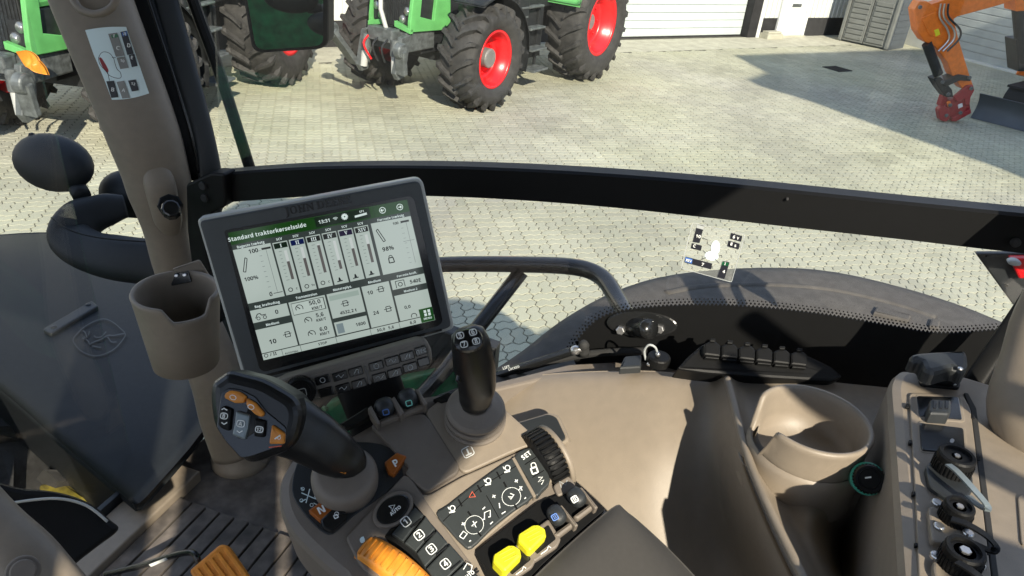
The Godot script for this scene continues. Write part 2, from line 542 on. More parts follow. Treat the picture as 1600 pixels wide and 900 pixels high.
# ---------------------------------------------------------------- buildings
func build_buildings() -> void:
	var wd := Vector3(0.837, 0, -0.547)
	var wn := Vector3(0.547, 0, 0.837)
	var wp := Vector3(5.16, 0, -19.41)      # right foot of the big garage door
	var W := func(x: float, y: float, z: float) -> Vector3: return wp + wd * x + Vector3.UP * y + wn * z
	var bl := thing("workshop", "long white ribbed metal workshop with a wide roller door behind the parked tractors", "building", W.call(0.0, 0.0, 0.0))
	var bx := func(called: String, x0: float, x1: float, y0: float, y1: float, z0: float, z1: float, m: Material, par: Node, bv := 0.004) -> MeshInstance3D:
		var st := st_new()
		obox(st, W.call((x0 + x1) / 2, (y0 + y1) / 2, (z0 + z1) / 2), wd * (x1 - x0) / 2, Vector3.UP * (y1 - y0) / 2, wn * (z1 - z0) / 2, bv)
		return part(par, called, st, m)
	# door opening x -5.4..0, walls left and right
	bx.call("wall", -24.0, -5.45, 0.45, 5.2, -0.3, 0.0, M.wall_white, bl)
	bx.call("wall", 0.3, 9.0, 0.45, 5.2, -0.3, 0.0, M.wall_white, bl)
	bx.call("wall", -5.45, 0.3, 3.9, 5.2, -0.3, 0.0, M.wall_white, bl)
	bx.call("plinth", -24.0, -5.45, -0.05, 0.45, -0.3, 0.02, M.plinth, bl)
	bx.call("plinth", 0.42, 0.98, -0.05, 0.45, -0.3, 0.02, M.plinth, bl)
	bx.call("plinth", 2.06, 9.0, -0.05, 0.45, -0.3, 0.02, M.plinth, bl)
	bx.call("roof", -24.3, 9.3, 5.2, 5.45, -9.0, 0.4, M.plinth, bl)
	bx.call("door_jamb", 0.0, 0.3, -0.05, 3.9, -0.3, 0.05, M.plinth, bl)
	bx.call("trim_post", 0.3, 0.42, -0.05, 3.9, -0.3, 0.06, M.wall_white, bl)
	var ribs := []
	for i in 60:
		var x := -12.0 + 0.17 * i
		if x < -5.6: ribs.append(x)
	for i in 36:
		var x := 0.55 + 0.17 * i
		if x < 0.95 or x > 2.1: ribs.append(x)
	for x in ribs: bx.call("wall_rib", x - 0.045, x + 0.045, 0.452, 5.1, -0.01, 0.035, M.wall_white, bl, 0.012)
	var gd: MeshInstance3D = bx.call("roller_door", -5.45, 0.0, -0.03, 3.9, -0.3, -0.2, M.garage, bl)
	for i in 22: bx.call("door_slat", -5.43, -0.012, 0.03 + 0.175 * i, 0.195 + 0.175 * i, -0.2, -0.175, M.garage, gd, 0.008)
	bx.call("bottom_seal", -5.43, -0.012, -0.02, 0.026, -0.2, -0.17, M.plinth, gd)
	# side door
	var dr := thing("side_door", "white plastic side door with letter slot and small dark notice in the ribbed wall", "door", W.call(1.5, 0.0, 0.03))
	bx.call("frame", 0.98, 1.08, -0.02, 2.25, -0.1, 0.075, M.door_white, dr)
	bx.call("frame", 1.96, 2.06, -0.02, 2.25, -0.1, 0.075, M.door_white, dr)
	bx.call("frame", 1.08, 1.96, 2.15, 2.25, -0.1, 0.075, M.door_white, dr)
	bx.call("leaf", 1.083, 1.957, 0.02, 2.147, -0.06, 0.045, M.door_white, dr)
	bx.call("panel", 1.2, 1.84, 0.15, 0.98, 0.045, 0.055, M.door_white, dr)
	bx.call("letter_slot", 1.37, 1.7, 0.72, 0.8, 0.055, 0.066, M.frame_grey, dr)
	bx.call("door_light", 1.2, 1.84, 1.1, 2.0, 0.04, 0.052, M.gloss, dr)
	var ns: MeshInstance3D = bx.call("notice", 1.28, 1.8, 1.06, 1.42, 0.053, 0.06, M.gloss, dr)
	var st := st_new()
	letters(st, "Besøgende efter aftale", W.call(1.54, 1.12, 0.062), wd, wn, 0.05)
	letters(st, "Besøg", W.call(1.54, 1.27, 0.062), wd, wn, 0.12)
	part(ns, "lettering", st, M.white_print)
	bx.call("threshold", 0.98, 2.06, -0.05, 0.03, 0.045, 0.14, M.concrete, dr)
	st = st_new()
	bar(st, W.call(1.14, 1.05, 0.09), W.call(1.28, 1.05, 0.09), 0.02, 0.02)
	part(dr, "handle", st, M.steel)
	var sb := thing("concrete_step", "low grey concrete block lying beside the white side door", "step", W.call(0.72, 0.0, 0.2))
	bx.call("block", 0.42, 0.98, -0.01, 0.12, 0.07, 0.34, M.concrete, sb, 0.02)
	bx.call("cap", 0.46, 0.94, 0.121, 0.17, 0.1, 0.3, M.concrete, sb, 0.015)
	# storage cabinets by the corner
	for k in 1:
		var c := thing("storage_cabinet", "grey-green louvred plastic double cabinet with dark lid standing in the corner", "cabinet", W.call(4.4, 0.0, 0.6))
		var cz0 := 0.35
		var cz1 := 1.35
		# its own axes, turned a little to the wall
		var o := on_y(1385, 79, 0.0)
		var X := Vector3(0.905, 0, -0.425)
		var Z := Vector3(0.425, 0, 0.905)
		o = on_y(1385, 79, 0.0)
		X = (on_y(1386, 79, 0.0) - on_y(1330, 67, 0.0)).normalized()
		Z = Vector3(-X.z, 0, X.x)
		var cb := func(called: String, x0: float, x1: float, y0: float, y1: float, z0: float, z1: float, m: Material, par: Node, bv := 0.01) -> MeshInstance3D:
			var s2 := st_new()
			obox(s2, o + X * (x0 + x1) * 0.39 + Vector3.UP * (y0 + y1) / 2 + Z * (z0 + z1) / 2, X * (x1 - x0) * 0.39, Vector3.UP * (y1 - y0) / 2, Z * (z1 - z0) / 2, bv)
			return part(par, called, s2, m)
		cb.call("body", -1.66, 0.0, 0.0, 1.22, -1.0, -0.06, M.box_dark, c)  # dark body colour carries the shade on the cabinet side
		cb.call("corner_post", -0.1, 0.0, 0.02, 1.2, -0.06, 0.03, M.box_grey, c)
		cb.call("corner_post", -1.66, -1.56, 0.02, 1.2, -0.06, 0.03, M.box_grey, c)
		for d in 2:
			var x0 := -1.54 + d * 0.73
			var leaf: MeshInstance3D = cb.call("cabinet_door", x0, x0 + 0.7, 0.04, 1.18, -0.06, 0.0, M.box_grey, c)
			for i in 8: cb.call("louvre", x0 + 0.07, x0 + 0.63, 0.1 + 0.125 * i, 0.205 + 0.125 * i, 0.0, 0.022, M.box_grey, leaf)
			cb.call("handle", x0 + (0.5 if d == 0 else 0.08), x0 + (0.62 if d == 0 else 0.2), 1.24, 1.36, 0.02, 0.07, M.box_dark, leaf)
		cb.call("lid_band", -1.68, 0.02, 1.22, 1.42, -1.02, 0.02, M.machine_black, c)
		cb.call("lid", -1.7, 0.04, 1.42, 1.5, -1.04, 0.05, M.box_grey, c, 0.03)
		for i in 7: cb.call("side_slat", 0.0, 0.02, 0.08 + 0.155 * i, 0.2 + 0.155 * i, -0.94, -0.12, M.box_dark, c)  # building shade put into the blue-grey colour of this side
	# right building with its own roller door (faces the yard)
	var r0 := on_y(1500, 92, 0.0)
	var r1 := on_y(1590, 116, 0.0)
	var rd := (r1 - r0).normalized()
	var rn := Vector3(rd.z, 0, -rd.x)
	if rn.x > 0: rn = -rn
	var rb := thing("side_building", "plain pale building with a dull grey sectional door behind the orange excavator", "building", r0)
	var R := func(called: String, x0: float, x1: float, y0: float, y1: float, z0: float, z1: float, m: Material, par: Node, bv := 0.004) -> MeshInstance3D:
		var s2 := st_new()
		obox(s2, r0 + rd * (x0 + x1) / 2 + Vector3.UP * (y0 + y1) / 2 + rn * (z0 + z1) / 2, rd * (x1 - x0) / 2, Vector3.UP * (y1 - y0) / 2, rn * (z1 - z0) / 2, bv)
		return part(par, called, s2, m)
	R.call("wall", -3.0, -0.9, 0.0, 4.2, -0.3, 0.0, M.wall_white, rb)
	R.call("wall", 4.9, 7.5, 0.0, 4.2, -0.3, 0.0, M.wall_white, rb)
	R.call("wall", -0.9, 4.9, 3.6, 4.2, -0.3, 0.0, M.wall_white, rb)
	R.call("roof", -3.2, 7.7, 4.2, 4.4, -6.0, 0.3, M.plinth, rb)
	var sd: MeshInstance3D = R.call("sectional_door", -0.9, 4.9, 0.0, 3.6, -0.3, -0.15, M.garage_dull, rb)
	for i in 20: R.call("door_rib", -0.88, 4.88, 0.04 + 0.175 * i, 0.2 + 0.175 * i, -0.15, -0.13, M.garage_dull, sd, 0.008)
	R.call("threshold", -0.9, 4.9, -0.01, 0.04, -0.15, 0.05, M.wall_white, rb)
	st = st_new()
	letters(st, "FO", r0 + rd * 1.9 + Vector3.UP * 1.62 - rn * 0.126, rd, rn, 0.3)
	part(sd, "lettering", st, M.white_print)
	# tall hall outside the frame whose shadow lies over the right of the yard
	var hb := thing("tall_hall", "tall metal hall beside the yard whose shadow covers the excavator", "building", Vector3(9.0, 0, -2.2))
	var hd := Vector3(0.355, 0, 0.935)
	var hx := Vector3(0.85, 0, -0.53)
	# eaves follow from the outline of the shadow on the paving (sun 31 degrees high)
	var up := Vector3(0.4993, 1.0, 1.588)
	var eave := []
	for p in [[1440, 76], [1146, 86], [1196, 113], [1166, 124], [1240, 146], [1345, 184], [1600, 272]]: eave.append(on_y(p[0], p[1], 0.0) + up * 9.0)
	var far_end: Vector3 = eave[0] + hx * 6.0
	var near_end: Vector3 = eave[6] + hd * 12.0
	st = st_new()
	prism(st, PackedVector3Array([far_end, eave[0], eave[1], eave[2], eave[3], eave[4], eave[5], eave[6], near_end, near_end + hx * 12.0]), Vector3.UP, 0.3, 0.02)
	part(hb, "roof", st, M.plinth)
	st = st_new()
	var inn := hx * 0.8 + hd * 0.4 - Vector3.UP * 0.3
	prism(st, PackedVector3Array([far_end + inn * 0.5, eave[2] + inn, eave[4] + inn, near_end + inn, near_end + hx * 11.0 - Vector3.UP * 0.3]), Vector3.UP, 8.7, 0.02)
	part(hb, "wall", st, M.wall_white)

# ---------------------------------------------------------------- green tractors
func wheel(par: Node, o: Vector3, ax: Vector3, f: Vector3, r: float, w: float, rr: float, n: int, mr: Material, hub := 0.5) -> void:
	var wh := Node3D.new()
	wh.name = "wheel"
	par.add_child(wh, true)
	wh.position = o - (par as Node3D).position
	var up := Vector3.UP
	var P := func(rad: float, z: float, t: float) -> Vector3: return o + (f * cos(t) + up * sin(t)) * rad + ax * z
	var st := st_new(true)
	var hw := w / 2
	var prof := [[rr, -hw * 0.72], [rr + 0.03, -hw * 0.86], [lerpf(rr, r, 0.35), -hw * 1.0], [lerpf(rr, r, 0.62), -hw * 1.02], [r - 0.12, -hw * 0.93], [r - 0.08, -hw * 0.8], [r - 0.064, -hw * 0.4], [r - 0.062, 0.0]]
	var full := prof.duplicate()
	for i in range(prof.size() - 2, -1, -1): full.append([prof[i][0], -prof[i][1]])
	var rings := []
	for p in full:
		var q := PackedVector3Array()
		for i in 48: q.append(P.call(p[0], p[1], TAU * i / 48))
		rings.append(q)
	loft(st, rings, false, false)
	st.set_smooth_group(-1)
	for s in [-1, 1]:
		for i in n:
			var t0 := TAU * (i + (0.5 if s > 0 else 0.0)) / n
			var sec := []
			var pth := [[0.04, 0.0, r], [0.35, 0.10, r], [0.68, 0.17, r - 0.004], [0.93, 0.215, r - 0.02], [1.02, 0.235, r - 0.085], [1.03, 0.24, r - 0.17]]
			for q in pth:
				var lw: float = 0.03 / r * (1.0 if q[0] < 0.9 else 1.15)
				var dn := 0.085 if q[0] < 0.9 else 0.0
				var z: float = s * hw * q[0]
				var zi: float = z if q[0] < 0.9 else z - s * 0.05
				var rb: float = q[2] - dn - (0.03 if q[0] > 0.9 else 0.0)
				var tt: float = t0 + q[1] * 0.82 / r
				sec.append(PackedVector3Array([P.call(rb, zi, tt - lw * 1.25), P.call(q[2], z, tt - lw * 0.8), P.call(q[2], z, tt + lw * 0.8), P.call(rb, zi, tt + lw * 1.25)]))
			loft(st, sec)
	part(wh, "tyre", st, M.tyre)
	st = st_new(true)
	lathe(st, o, ax, [[rr * 0.99, -hw * 0.7], [rr * 1.02, hw * 0.74], [rr * 1.06, hw * 0.82], [rr * 1.06, hw * 0.86], [rr * 0.99, hw * 0.86], [rr * 0.95, hw * 0.8], [rr * 0.94, hw * 0.55], [rr * 0.86, hw * 0.5], [rr * 0.85, hw * 0.1], [rr * 0.8, hw * 0.0], [rr * 0.5, -hw * 0.02], [rr * 0.42, hw * 0.06], [0.02, hw * 0.06]], 40, false)
	part(wh, "rim", st, mr)
	st = st_new()
	cyl(st, o + ax * hw * 0.05, ax, rr * (0.36 if hub > 0.3 else 0.26), hw * hub, 0.02, 24)
	part(wh, "hub", st, M.hub_grey)
	for i in 8:
		st = st_new()
		var t := TAU * i / 8
		cyl(st, o + (f * cos(t) + up * sin(t)) * rr * 0.58 - ax * hw * 0.02, ax, 0.02, 0.04, 0.004, 6)
		part(wh, "wheel_nut", st, mr)
func green_tractor(label: String) -> Node3D:
	var f := Vector3(-0.504, 0, 0.863)
	var l := Vector3(0.863, 0, 0.504)
	var o := Vector3(-0.74, 0, -10.60) - l * 0.9
	var t := thing("green_tractor", label, "tractor", o, "green tractors parked in a row")
	var P := func(x: float, y: float, z: float) -> Vector3: return o + f * x + Vector3.UP * (y * 0.9) + l * z
	var bx := func(called: String, x0: float, x1: float, y0: float, y1: float, z0: float, z1: float, m: Material, par: Node = t, bv := 0.02) -> MeshInstance3D:
		var st := st_new()
		obox(st, P.call((x0 + x1) / 2, (y0 + y1) / 2, (z0 + z1) / 2), f * (x1 - x0) / 2, Vector3.UP * (y1 - y0) * 0.45, l * (z1 - z0) / 2, bv)
		return part(par, called, st, m)
	for s in [-1, 1]:
		wheel(t, P.call(0.0, 0.80, 0.9 * s), l * s, f, 0.73, 0.56, 0.375, 19, M.red)
		wheel(t, P.call(-3.02, 1.04, 0.96 * s), l * s, f, 0.945, 0.64, 0.49, 21, M.red, 0.16)
	bx.call("front_axle", -0.16, 0.16, 0.62, 0.92, -0.62, 0.62, M.machine_black)
	bx.call("rear_axle", -3.25, -2.8, 0.8, 1.25, -0.66, 0.66, M.machine_black)
	bx.call("chassis", -3.3, 0.55, 0.78, 1.12, -0.27, 0.27, M.machine_black)
	bx.call("front_frame", 0.35, 0.95, 0.86, 1.14, -0.33, 0.33, M.frame_grey)
	# hood with side cheeks, grille and lamps
	bx.call("hood", -1.9, 0.75, 1.6, 1.98, -0.36, 0.36, M.lime, t, 0.06)
	bx.call("engine_block", -1.9, 0.72, 1.12, 1.6, -0.32, 0.32, M.machine_black)
	var gr: MeshInstance3D = bx.call("grille", 0.72, 0.84, 1.16, 1.92, -0.27, 0.27, M.machine_black)
	for i in 13: bx.call("grille_bar", 0.84, 0.852, 1.2, 1.9, -0.24 + 0.04 * i, -0.225 + 0.04 * i, M.machine_black, gr, 0.002)
	for s in [-1, 1]:
		var st := st_new()
		var pl := PackedVector3Array([P.call(0.92, 1.16, 0.37 * s), P.call(0.92, 1.3, 0.37 * s), P.call(0.83, 1.95, 0.37 * s), P.call(0.66, 1.95, 0.37 * s), P.call(0.72, 1.36, 0.37 * s), P.call(0.42, 1.28, 0.37 * s), P.call(0.34, 1.95, 0.37 * s), P.call(0.1, 1.95, 0.37 * s), P.call(0.05, 1.22, 0.37 * s), P.call(0.2, 1.12, 0.37 * s)])
		prism(st, pl, l * s, 0.05, 0.01)
		part(t, "hood_cheek", st, M.lime)
		st = st_new()
		prism(st, PackedVector3Array([P.call(0.935, 1.14, 0.37 * s), P.call(0.935, 1.2, 0.37 * s), P.call(0.92, 1.28, 0.1 * s), P.call(0.92, 1.2, 0.1 * s)]), f, 0.06, 0.005)
		part(t, "bumper_edge", st, M.lime)
		var hl: MeshInstance3D = bx.call("headlight", 0.8, 0.87, 1.24, 1.5, 0.23 * s - 0.1, 0.23 * s + 0.1, M.machine_black, t, 0.03)
		for k in 2:
			st = st_new(true)
			lathe(st, P.call(0.87, 1.31 + 0.12 * k, (0.185 + 0.08 * k) * s), f, [[0.058, -0.03], [0.06, 0.0], [0.05, 0.012], [0.03, 0.02], [0.0, 0.024]], 16)
			part(hl, "lens", st, M.lamp_glass)
			st = st_new(true)
			lathe(st, P.call(0.872, 1.31 + 0.12 * k, (0.185 + 0.08 * k) * s), f, [[0.05, 0.008], [0.034, -0.004], [0.012, -0.01], [0.012, 0.004], [0.0, 0.008]], 18)
			part(hl, "reflector", st, M.steel)
		# front linkage: lower arm, lift ram, side plate
		st = st_new()
		prism(st, PackedVector3Array([P.call(0.95, 0.78, 0.36 * s), P.call(1.02, 0.52, 0.36 * s), P.call(1.14, 0.5, 0.36 * s), P.call(1.2, 0.6, 0.36 * s), P.call(1.08, 1.1, 0.36 * s), P.call(0.9, 1.12, 0.36 * s)]), l * s, 0.07, 0.01)
		part(t, "linkage_plate", st, M.frame_grey)
		st = st_new()
		tube(st, PackedVector3Array([P.call(1.12, 0.58, 0.28 * s), P.call(1.1, 0.82, 0.26 * s)]), 0.05, 14)
		part(t, "lift_ram", st, M.silver)
		st = st_new()
		tube(st, PackedVector3Array([P.call(1.1, 0.82, 0.26 * s), P.call(1.08, 1.05, 0.25 * s)]), 0.065, 14)
		part(t, "ram_body", st, M.frame_grey)
		st = st_new()
		var a: Vector3 = P.call(1.14, 0.6, 0.42 * s)
		var b: Vector3 = P.call(1.55, 1.12, 0.44 * s) if s < 0 else P.call(1.2, 0.95, 0.44 * s)
		bar(st, a, b, 0.07, 0.15, l)
		part(t, "lower_arm", st, M.frame_grey)
		st = st_new()
		cyl(st, b - l * 0.05 - f * 0.01, l, 0.1, 0.1, 0.02, 18)
		part(t, "arm_hook", st, M.frame_grey)
		# front mudguard over each front wheel
		st = st_new(true)
		var g := []
		for k in 9:
			var tt := deg_to_rad(62 + 17 * k)
			var c: Vector3 = P.call(cos(tt) * 0.84, 0.8 + sin(tt) * 0.92, 0)
			g.append([c + l * s * 0.66, c + l * s * 0.9, c + l * s * 1.16])
		patch(st, g, 3, 0.02, l * -s * 0.2 + Vector3.DOWN)
		part(t, "front_mudguard", st, M.machine_black)
		st = st_new(true)
		g = []
		for k in 9:
			var tt := deg_to_rad(20 + 17 * k)
			var c: Vector3 = P.call(-3.02 + cos(tt) * 1.08, 1.05 + sin(tt) * 1.2, 0)
			g.append([c + l * s * 0.6, c + l * s * 0.9, c + l * s * 1.3])
		patch(st, g, 3, 0.03, l * -s * 0.2 + Vector3.DOWN)
		part(t, "rear_mudguard", st, M.lime)
		# ladder, tank and steps between the wheels
		bx.call("fuel_tank", -1.95, -0.98, 0.5, 1.35, 0.32 * s - 0.05, 0.32 * s + 0.4 * s, M.machine_black, t, 0.05)
		var lad: MeshInstance3D = bx.call("ladder_cover", -1.28, -0.98, 0.42, 1.62, 0.74 * s - 0.1, 0.74 * s + 0.1, M.machine_black, t, 0.03)
		for k in 7: bx.call("cover_ridge", -1.24, -1.0, 0.5 + 0.15 * k, 0.53 + 0.15 * k, 0.84 * s, 0.852 * s, M.frame_grey, lad, 0.004)
		for k in 4: bx.call("step", -1.72, -1.3, 0.36 + 0.34 * k, 0.4 + 0.34 * k, 0.74 * s, (1.02 - 0.06 * k) * s, M.frame_grey)
		bx.call("step_hanger", -1.74, -1.70, 0.36, 1.42, 0.72 * s, 0.76 * s, M.machine_black, t, 0.004)
		# cab posts (cab starts above the frame)
		for x in [-1.35, -2.2, -3.2]:
			st = st_new()
			bar(st, P.call(x, 1.6, 0.72 * s), P.call(x, 3.05, 0.78 * s), 0.09, 0.09, l)
			part(t, "cab_post", st, M.machine_black)
		st = st_new()
		prism(st, PackedVector3Array([P.call(-1.38, 1.68, 0.73 * s), P.call(-3.15, 1.68, 0.73 * s), P.call(-3.15, 3.0, 0.77 * s), P.call(-1.38, 3.0, 0.77 * s)]), l * s, 0.006)
		part(t, "cab_window", st, M.glass)
	bx.call("cab_floor", -3.3, -1.25, 1.35, 1.62, -0.72, 0.72, M.machine_black)
	bx.call("cab_roof", -3.5, -1.1, 3.05, 3.28, -0.88, 0.88, M.machine_black, t, 0.08)
	# top link and hoses at the nose
	var st := st_new()
	tube(st, PackedVector3Array([P.call(1.0, 1.16, 0.02), P.call(1.02, 1.42, -0.06), P.call(0.94, 1.82, -0.13)]), 0.03, 12)
	part(t, "top_link", st, M.silver)
	bx.call("hydraulic_block", 0.95, 1.12, 1.0, 1.18, -0.2, 0.22, M.frame_grey)
	for k in 3:
		st = st_new()
		tube(st, curve3([P.call(1.0, 1.1, -0.2 + 0.18 * k), P.call(1.22, 0.95, -0.18 + 0.16 * k), P.call(1.16, 0.72, -0.1 + 0.12 * k)]), 0.014, 8)
		part(t, "hose", st, M.machine_black if k != 0 else M.red)
	return t
func build_tractors() -> void:
	var t := green_tractor("green tractor with red rims parked before the white roller door, lift arm raised")
	var c := t.duplicate()
	c.name = numbered("green_tractor")
	add_child(c)
	c.position = Vector3(-5.05, 0, -8.0)
	c.rotation.y = deg_to_rad(24.0)
	c.set_meta("label", "green tractor with a folded yellow cloth on its front linkage, partly behind the cab pillar")
	var st := st_new(true)
	var o := at(47, 93, 6.85)
	var g := []
	for i in 4:
		var r := []
		for j in 4: r.append(o + Vector3(-0.09 + 0.065 * j, 0.07 - 0.05 * i + 0.02 * sin(i * 2.0 + j * 1.7) - 0.014 * j, 0.045 * cos(j * 2.1 + i)))
		g.append(r)
	patch(st, g, 4, 0.03, Vector3(0.1, -0.3, -1))
	var y := part(self, numbered("yellow_cloth"), st, M.orange)
	tag(y, "crumpled orange-yellow cloth hanging on the front linkage of the left green tractor", "cloth")

# ---------------------------------------------------------------- excavator
func build_excavator() -> void:
	var b0 := on_y(1492, 190, 0.0)
	var pl := [b0, Vector3(0.1, 0, 1).normalized()]
	var e := thing("excavator", "orange mini excavator with red quick coupler and dark dozer blade in the building shade", "excavator", b0)
	var S := func(called: String, pts: Array, up: float, th: float, m: Material, rad := 1.6, par: Node = e) -> MeshInstance3D:
		return psl(par, called, rnd(v2(pts), rad, 3), pl, up, th, 0.012, m)
	S.call("boom", [1452, 8, 1475, 0, 1560, -22, 1640, -60, 1700, -70, 1700, -30, 1600, -4, 1555, 10, 1496, 26, 1476, 40], 0.0, 0.18, M.exc_orange)
	var arm: MeshInstance3D = S.call("arm", [1429, 15, 1437, 2, 1449, 2, 1464, 12, 1490, 27, 1498, 61, 1515, 117, 1521, 134, 1505, 140, 1488, 117, 1481, 98, 1461, 73, 1444, 64, 1434, 49], 0.04, 0.2, M.exc_orange)
	S.call("arm_cheek", [1440, 28, 1462, 18, 1476, 24, 1470, 60, 1452, 56], 0.055, 0.012, M.exc_orange, 3.0, arm)
	S.call("warning_label", [1459, 47, 1467, 44, 1470, 54, 1462, 58], 0.058, 0.004, M.yellow, 0.5, arm)
	var st := st_new()
	tube(st, PackedVector3Array([hit(1448, 68, lift(pl, 0.02)), hit(1466, 116, lift(pl, 0.02))]), 0.075, 14)
	part(e, "bucket_ram", st, M.machine_black)
	st = st_new()
	tube(st, PackedVector3Array([hit(1466, 116, lift(pl, 0.02)), hit(1474, 140, lift(pl, 0.02))]), 0.045, 12)
	part(e, "ram_rod", st, M.steel)
	S.call("link", [1459, 124, 1470, 120, 1488, 140, 1490, 152, 1478, 152, 1466, 136], 0.07, 0.2, M.machine_black)
	S.call("link", [1472, 128, 1500, 117, 1518, 120, 1517, 127, 1500, 126, 1478, 136], 0.1, 0.24, M.machine_black)
	var cp: MeshInstance3D = S.call("coupler", [1476, 166, 1484, 157, 1494, 152, 1500, 158, 1514, 150, 1517, 172, 1494, 184, 1478, 182], 0.05, 0.22, M.dark_red)
	S.call("coupler_ear", [1490, 152, 1512, 134, 1521, 133, 1523, 141, 1517, 152, 1515, 166, 1508, 164, 1508, 154, 1496, 160], 0.09, 0.05, M.dark_red, 1.2, cp)
	S.call("coupler_ear", [1469, 166, 1474, 150, 1480, 149, 1482, 160, 1478, 170], 0.02, 0.12, M.dark_red, 1.2, cp)
	S.call("coupler_drum", [1466, 172, 1470, 167, 1480, 167, 1484, 172, 1484, 186, 1478, 191, 1469, 188], 0.12, 0.1, M.dark_red, 3.0, cp)
	S.call("coupler_rail", [1488, 184, 1517, 170, 1518, 177, 1494, 190, 1487, 190], 0.11, 0.08, M.dark_red, 1.0, cp)
	S.call("coupler_lug", [1480, 160, 1485, 158, 1488, 164, 1482, 168], 0.11, 0.03, M.exc_orange, 1.0, cp)
	for p in [[1517, 138], [1484, 164], [1478, 180], [1500, 176], [1437, 11], [1472, 128], [1481, 147], [1514, 121]]:
		var s3 := st_new()
		cyl(s3, hit(p[0], p[1], lift(pl, 0.11)), pl[1], 0.03, 0.03, 0.006, 12)
		part(e, "pivot_pin", s3, M.frame_grey)
	S.call("maker_plate", [1497, 164, 1504, 161, 1505, 167, 1498, 170], 0.062, 0.008, M.white_print, 0.5)
	for k in 3:
		st = st_new()
		var q := lift(pl, 0.1 + 0.03 * k)
		tube(st, curve3([hit(1470 + 6 * k, 6, q), hit(1468 + 7 * k, 26, q), hit(1480 + 10 * k, 46, q), hit(1482 + 8 * k, 62, q), hit(1466 + 7 * k, 80, q)]), 0.016, 8)
		part(e, "hose", st, M.steel if k < 2 else M.machine_black)
	st = st_new()
	tube(st, PackedVector3Array([hit(1590, 8, lift(pl, -0.1)), hit(1598, 96, lift(pl, -0.1))]), 0.09, 14)
	part(e, "boom_ram", st, M.machine_black)
	S.call("king_post", [1588, 62, 1610, 60, 1615, 112, 1592, 112], -0.05, 0.3, M.machine_black)
	S.call("boom_foot", [1586, -8, 1616, -10, 1614, 16, 1588, 18], 0.02, 0.3, M.exc_orange)
	# dozer blade and tracks
	var c0 := on_y(1516, 184, 0.0)
	var c1 := on_y(1600, 206, 0.0)
	var bd := (c1 - c0).normalized()
	var bn := Vector3(-bd.z, 0, bd.x)
	if bn.z < 0: bn = -bn
	st = st_new(true)
	var g := []
	for i in 5:
		var t := float(i) / 4
		var q := c0 - bn * (0.10 * sin(t * PI)) + Vector3.UP * (0.42 * t + 0.005)
		g.append([q, q + bd * 0.9, q + bd * 2.0])
	patch(st, g, 3, 0.05, -bn)
	part(e, "dozer_blade", st, M.box_dark)
	for k in 2:
		var tr := c0 - bn * 0.75 + bd * (0.15 + 1.3 * k)
		st = st_new()
		var P := func(x: float, y: float, z: float) -> Vector3: return tr - bn * x + Vector3.UP * y + bd * z
		var poly := PackedVector3Array()
		for i in 13: poly.append(P.call(0.25 - 0.25 * sin(PI * i / 12), 0.27 - 0.25 * cos(PI * i / 12), 0.38))
		for i in 13: poly.append(P.call(2.1 + 0.25 * sin(PI * i / 12), 0.27 + 0.25 * cos(PI * i / 12), 0.38))
		prism(st, poly, bd, 0.38, 0.02)
		var trk := part(e, "track", st, M.rubber)
		for i in 24:
			st = st_new()
			var a := 0.0 + i * 0.1
			bar(st, P.call(a, 0.53, 0.0), P.call(a, 0.53, 0.38), 0.05, 0.04)
			part(trk, "track_lug", st, M.rubber)
	st = st_new()
	var hc := c0 - bn * 2.0 + bd * 1.0
	obox(st, hc + Vector3.UP * 1.15, bd * 0.95, Vector3.UP * 0.5, bn * 0.8, 0.08)
	part(e, "upper_body", st, M.exc_orange)
	st = st_new()
	lathe(st, hc + Vector3.UP * 0.3, Vector3.UP, [[0.5, 0], [0.5, 0.34]], 24)
	part(e, "slew_ring", st, M.machine_black)

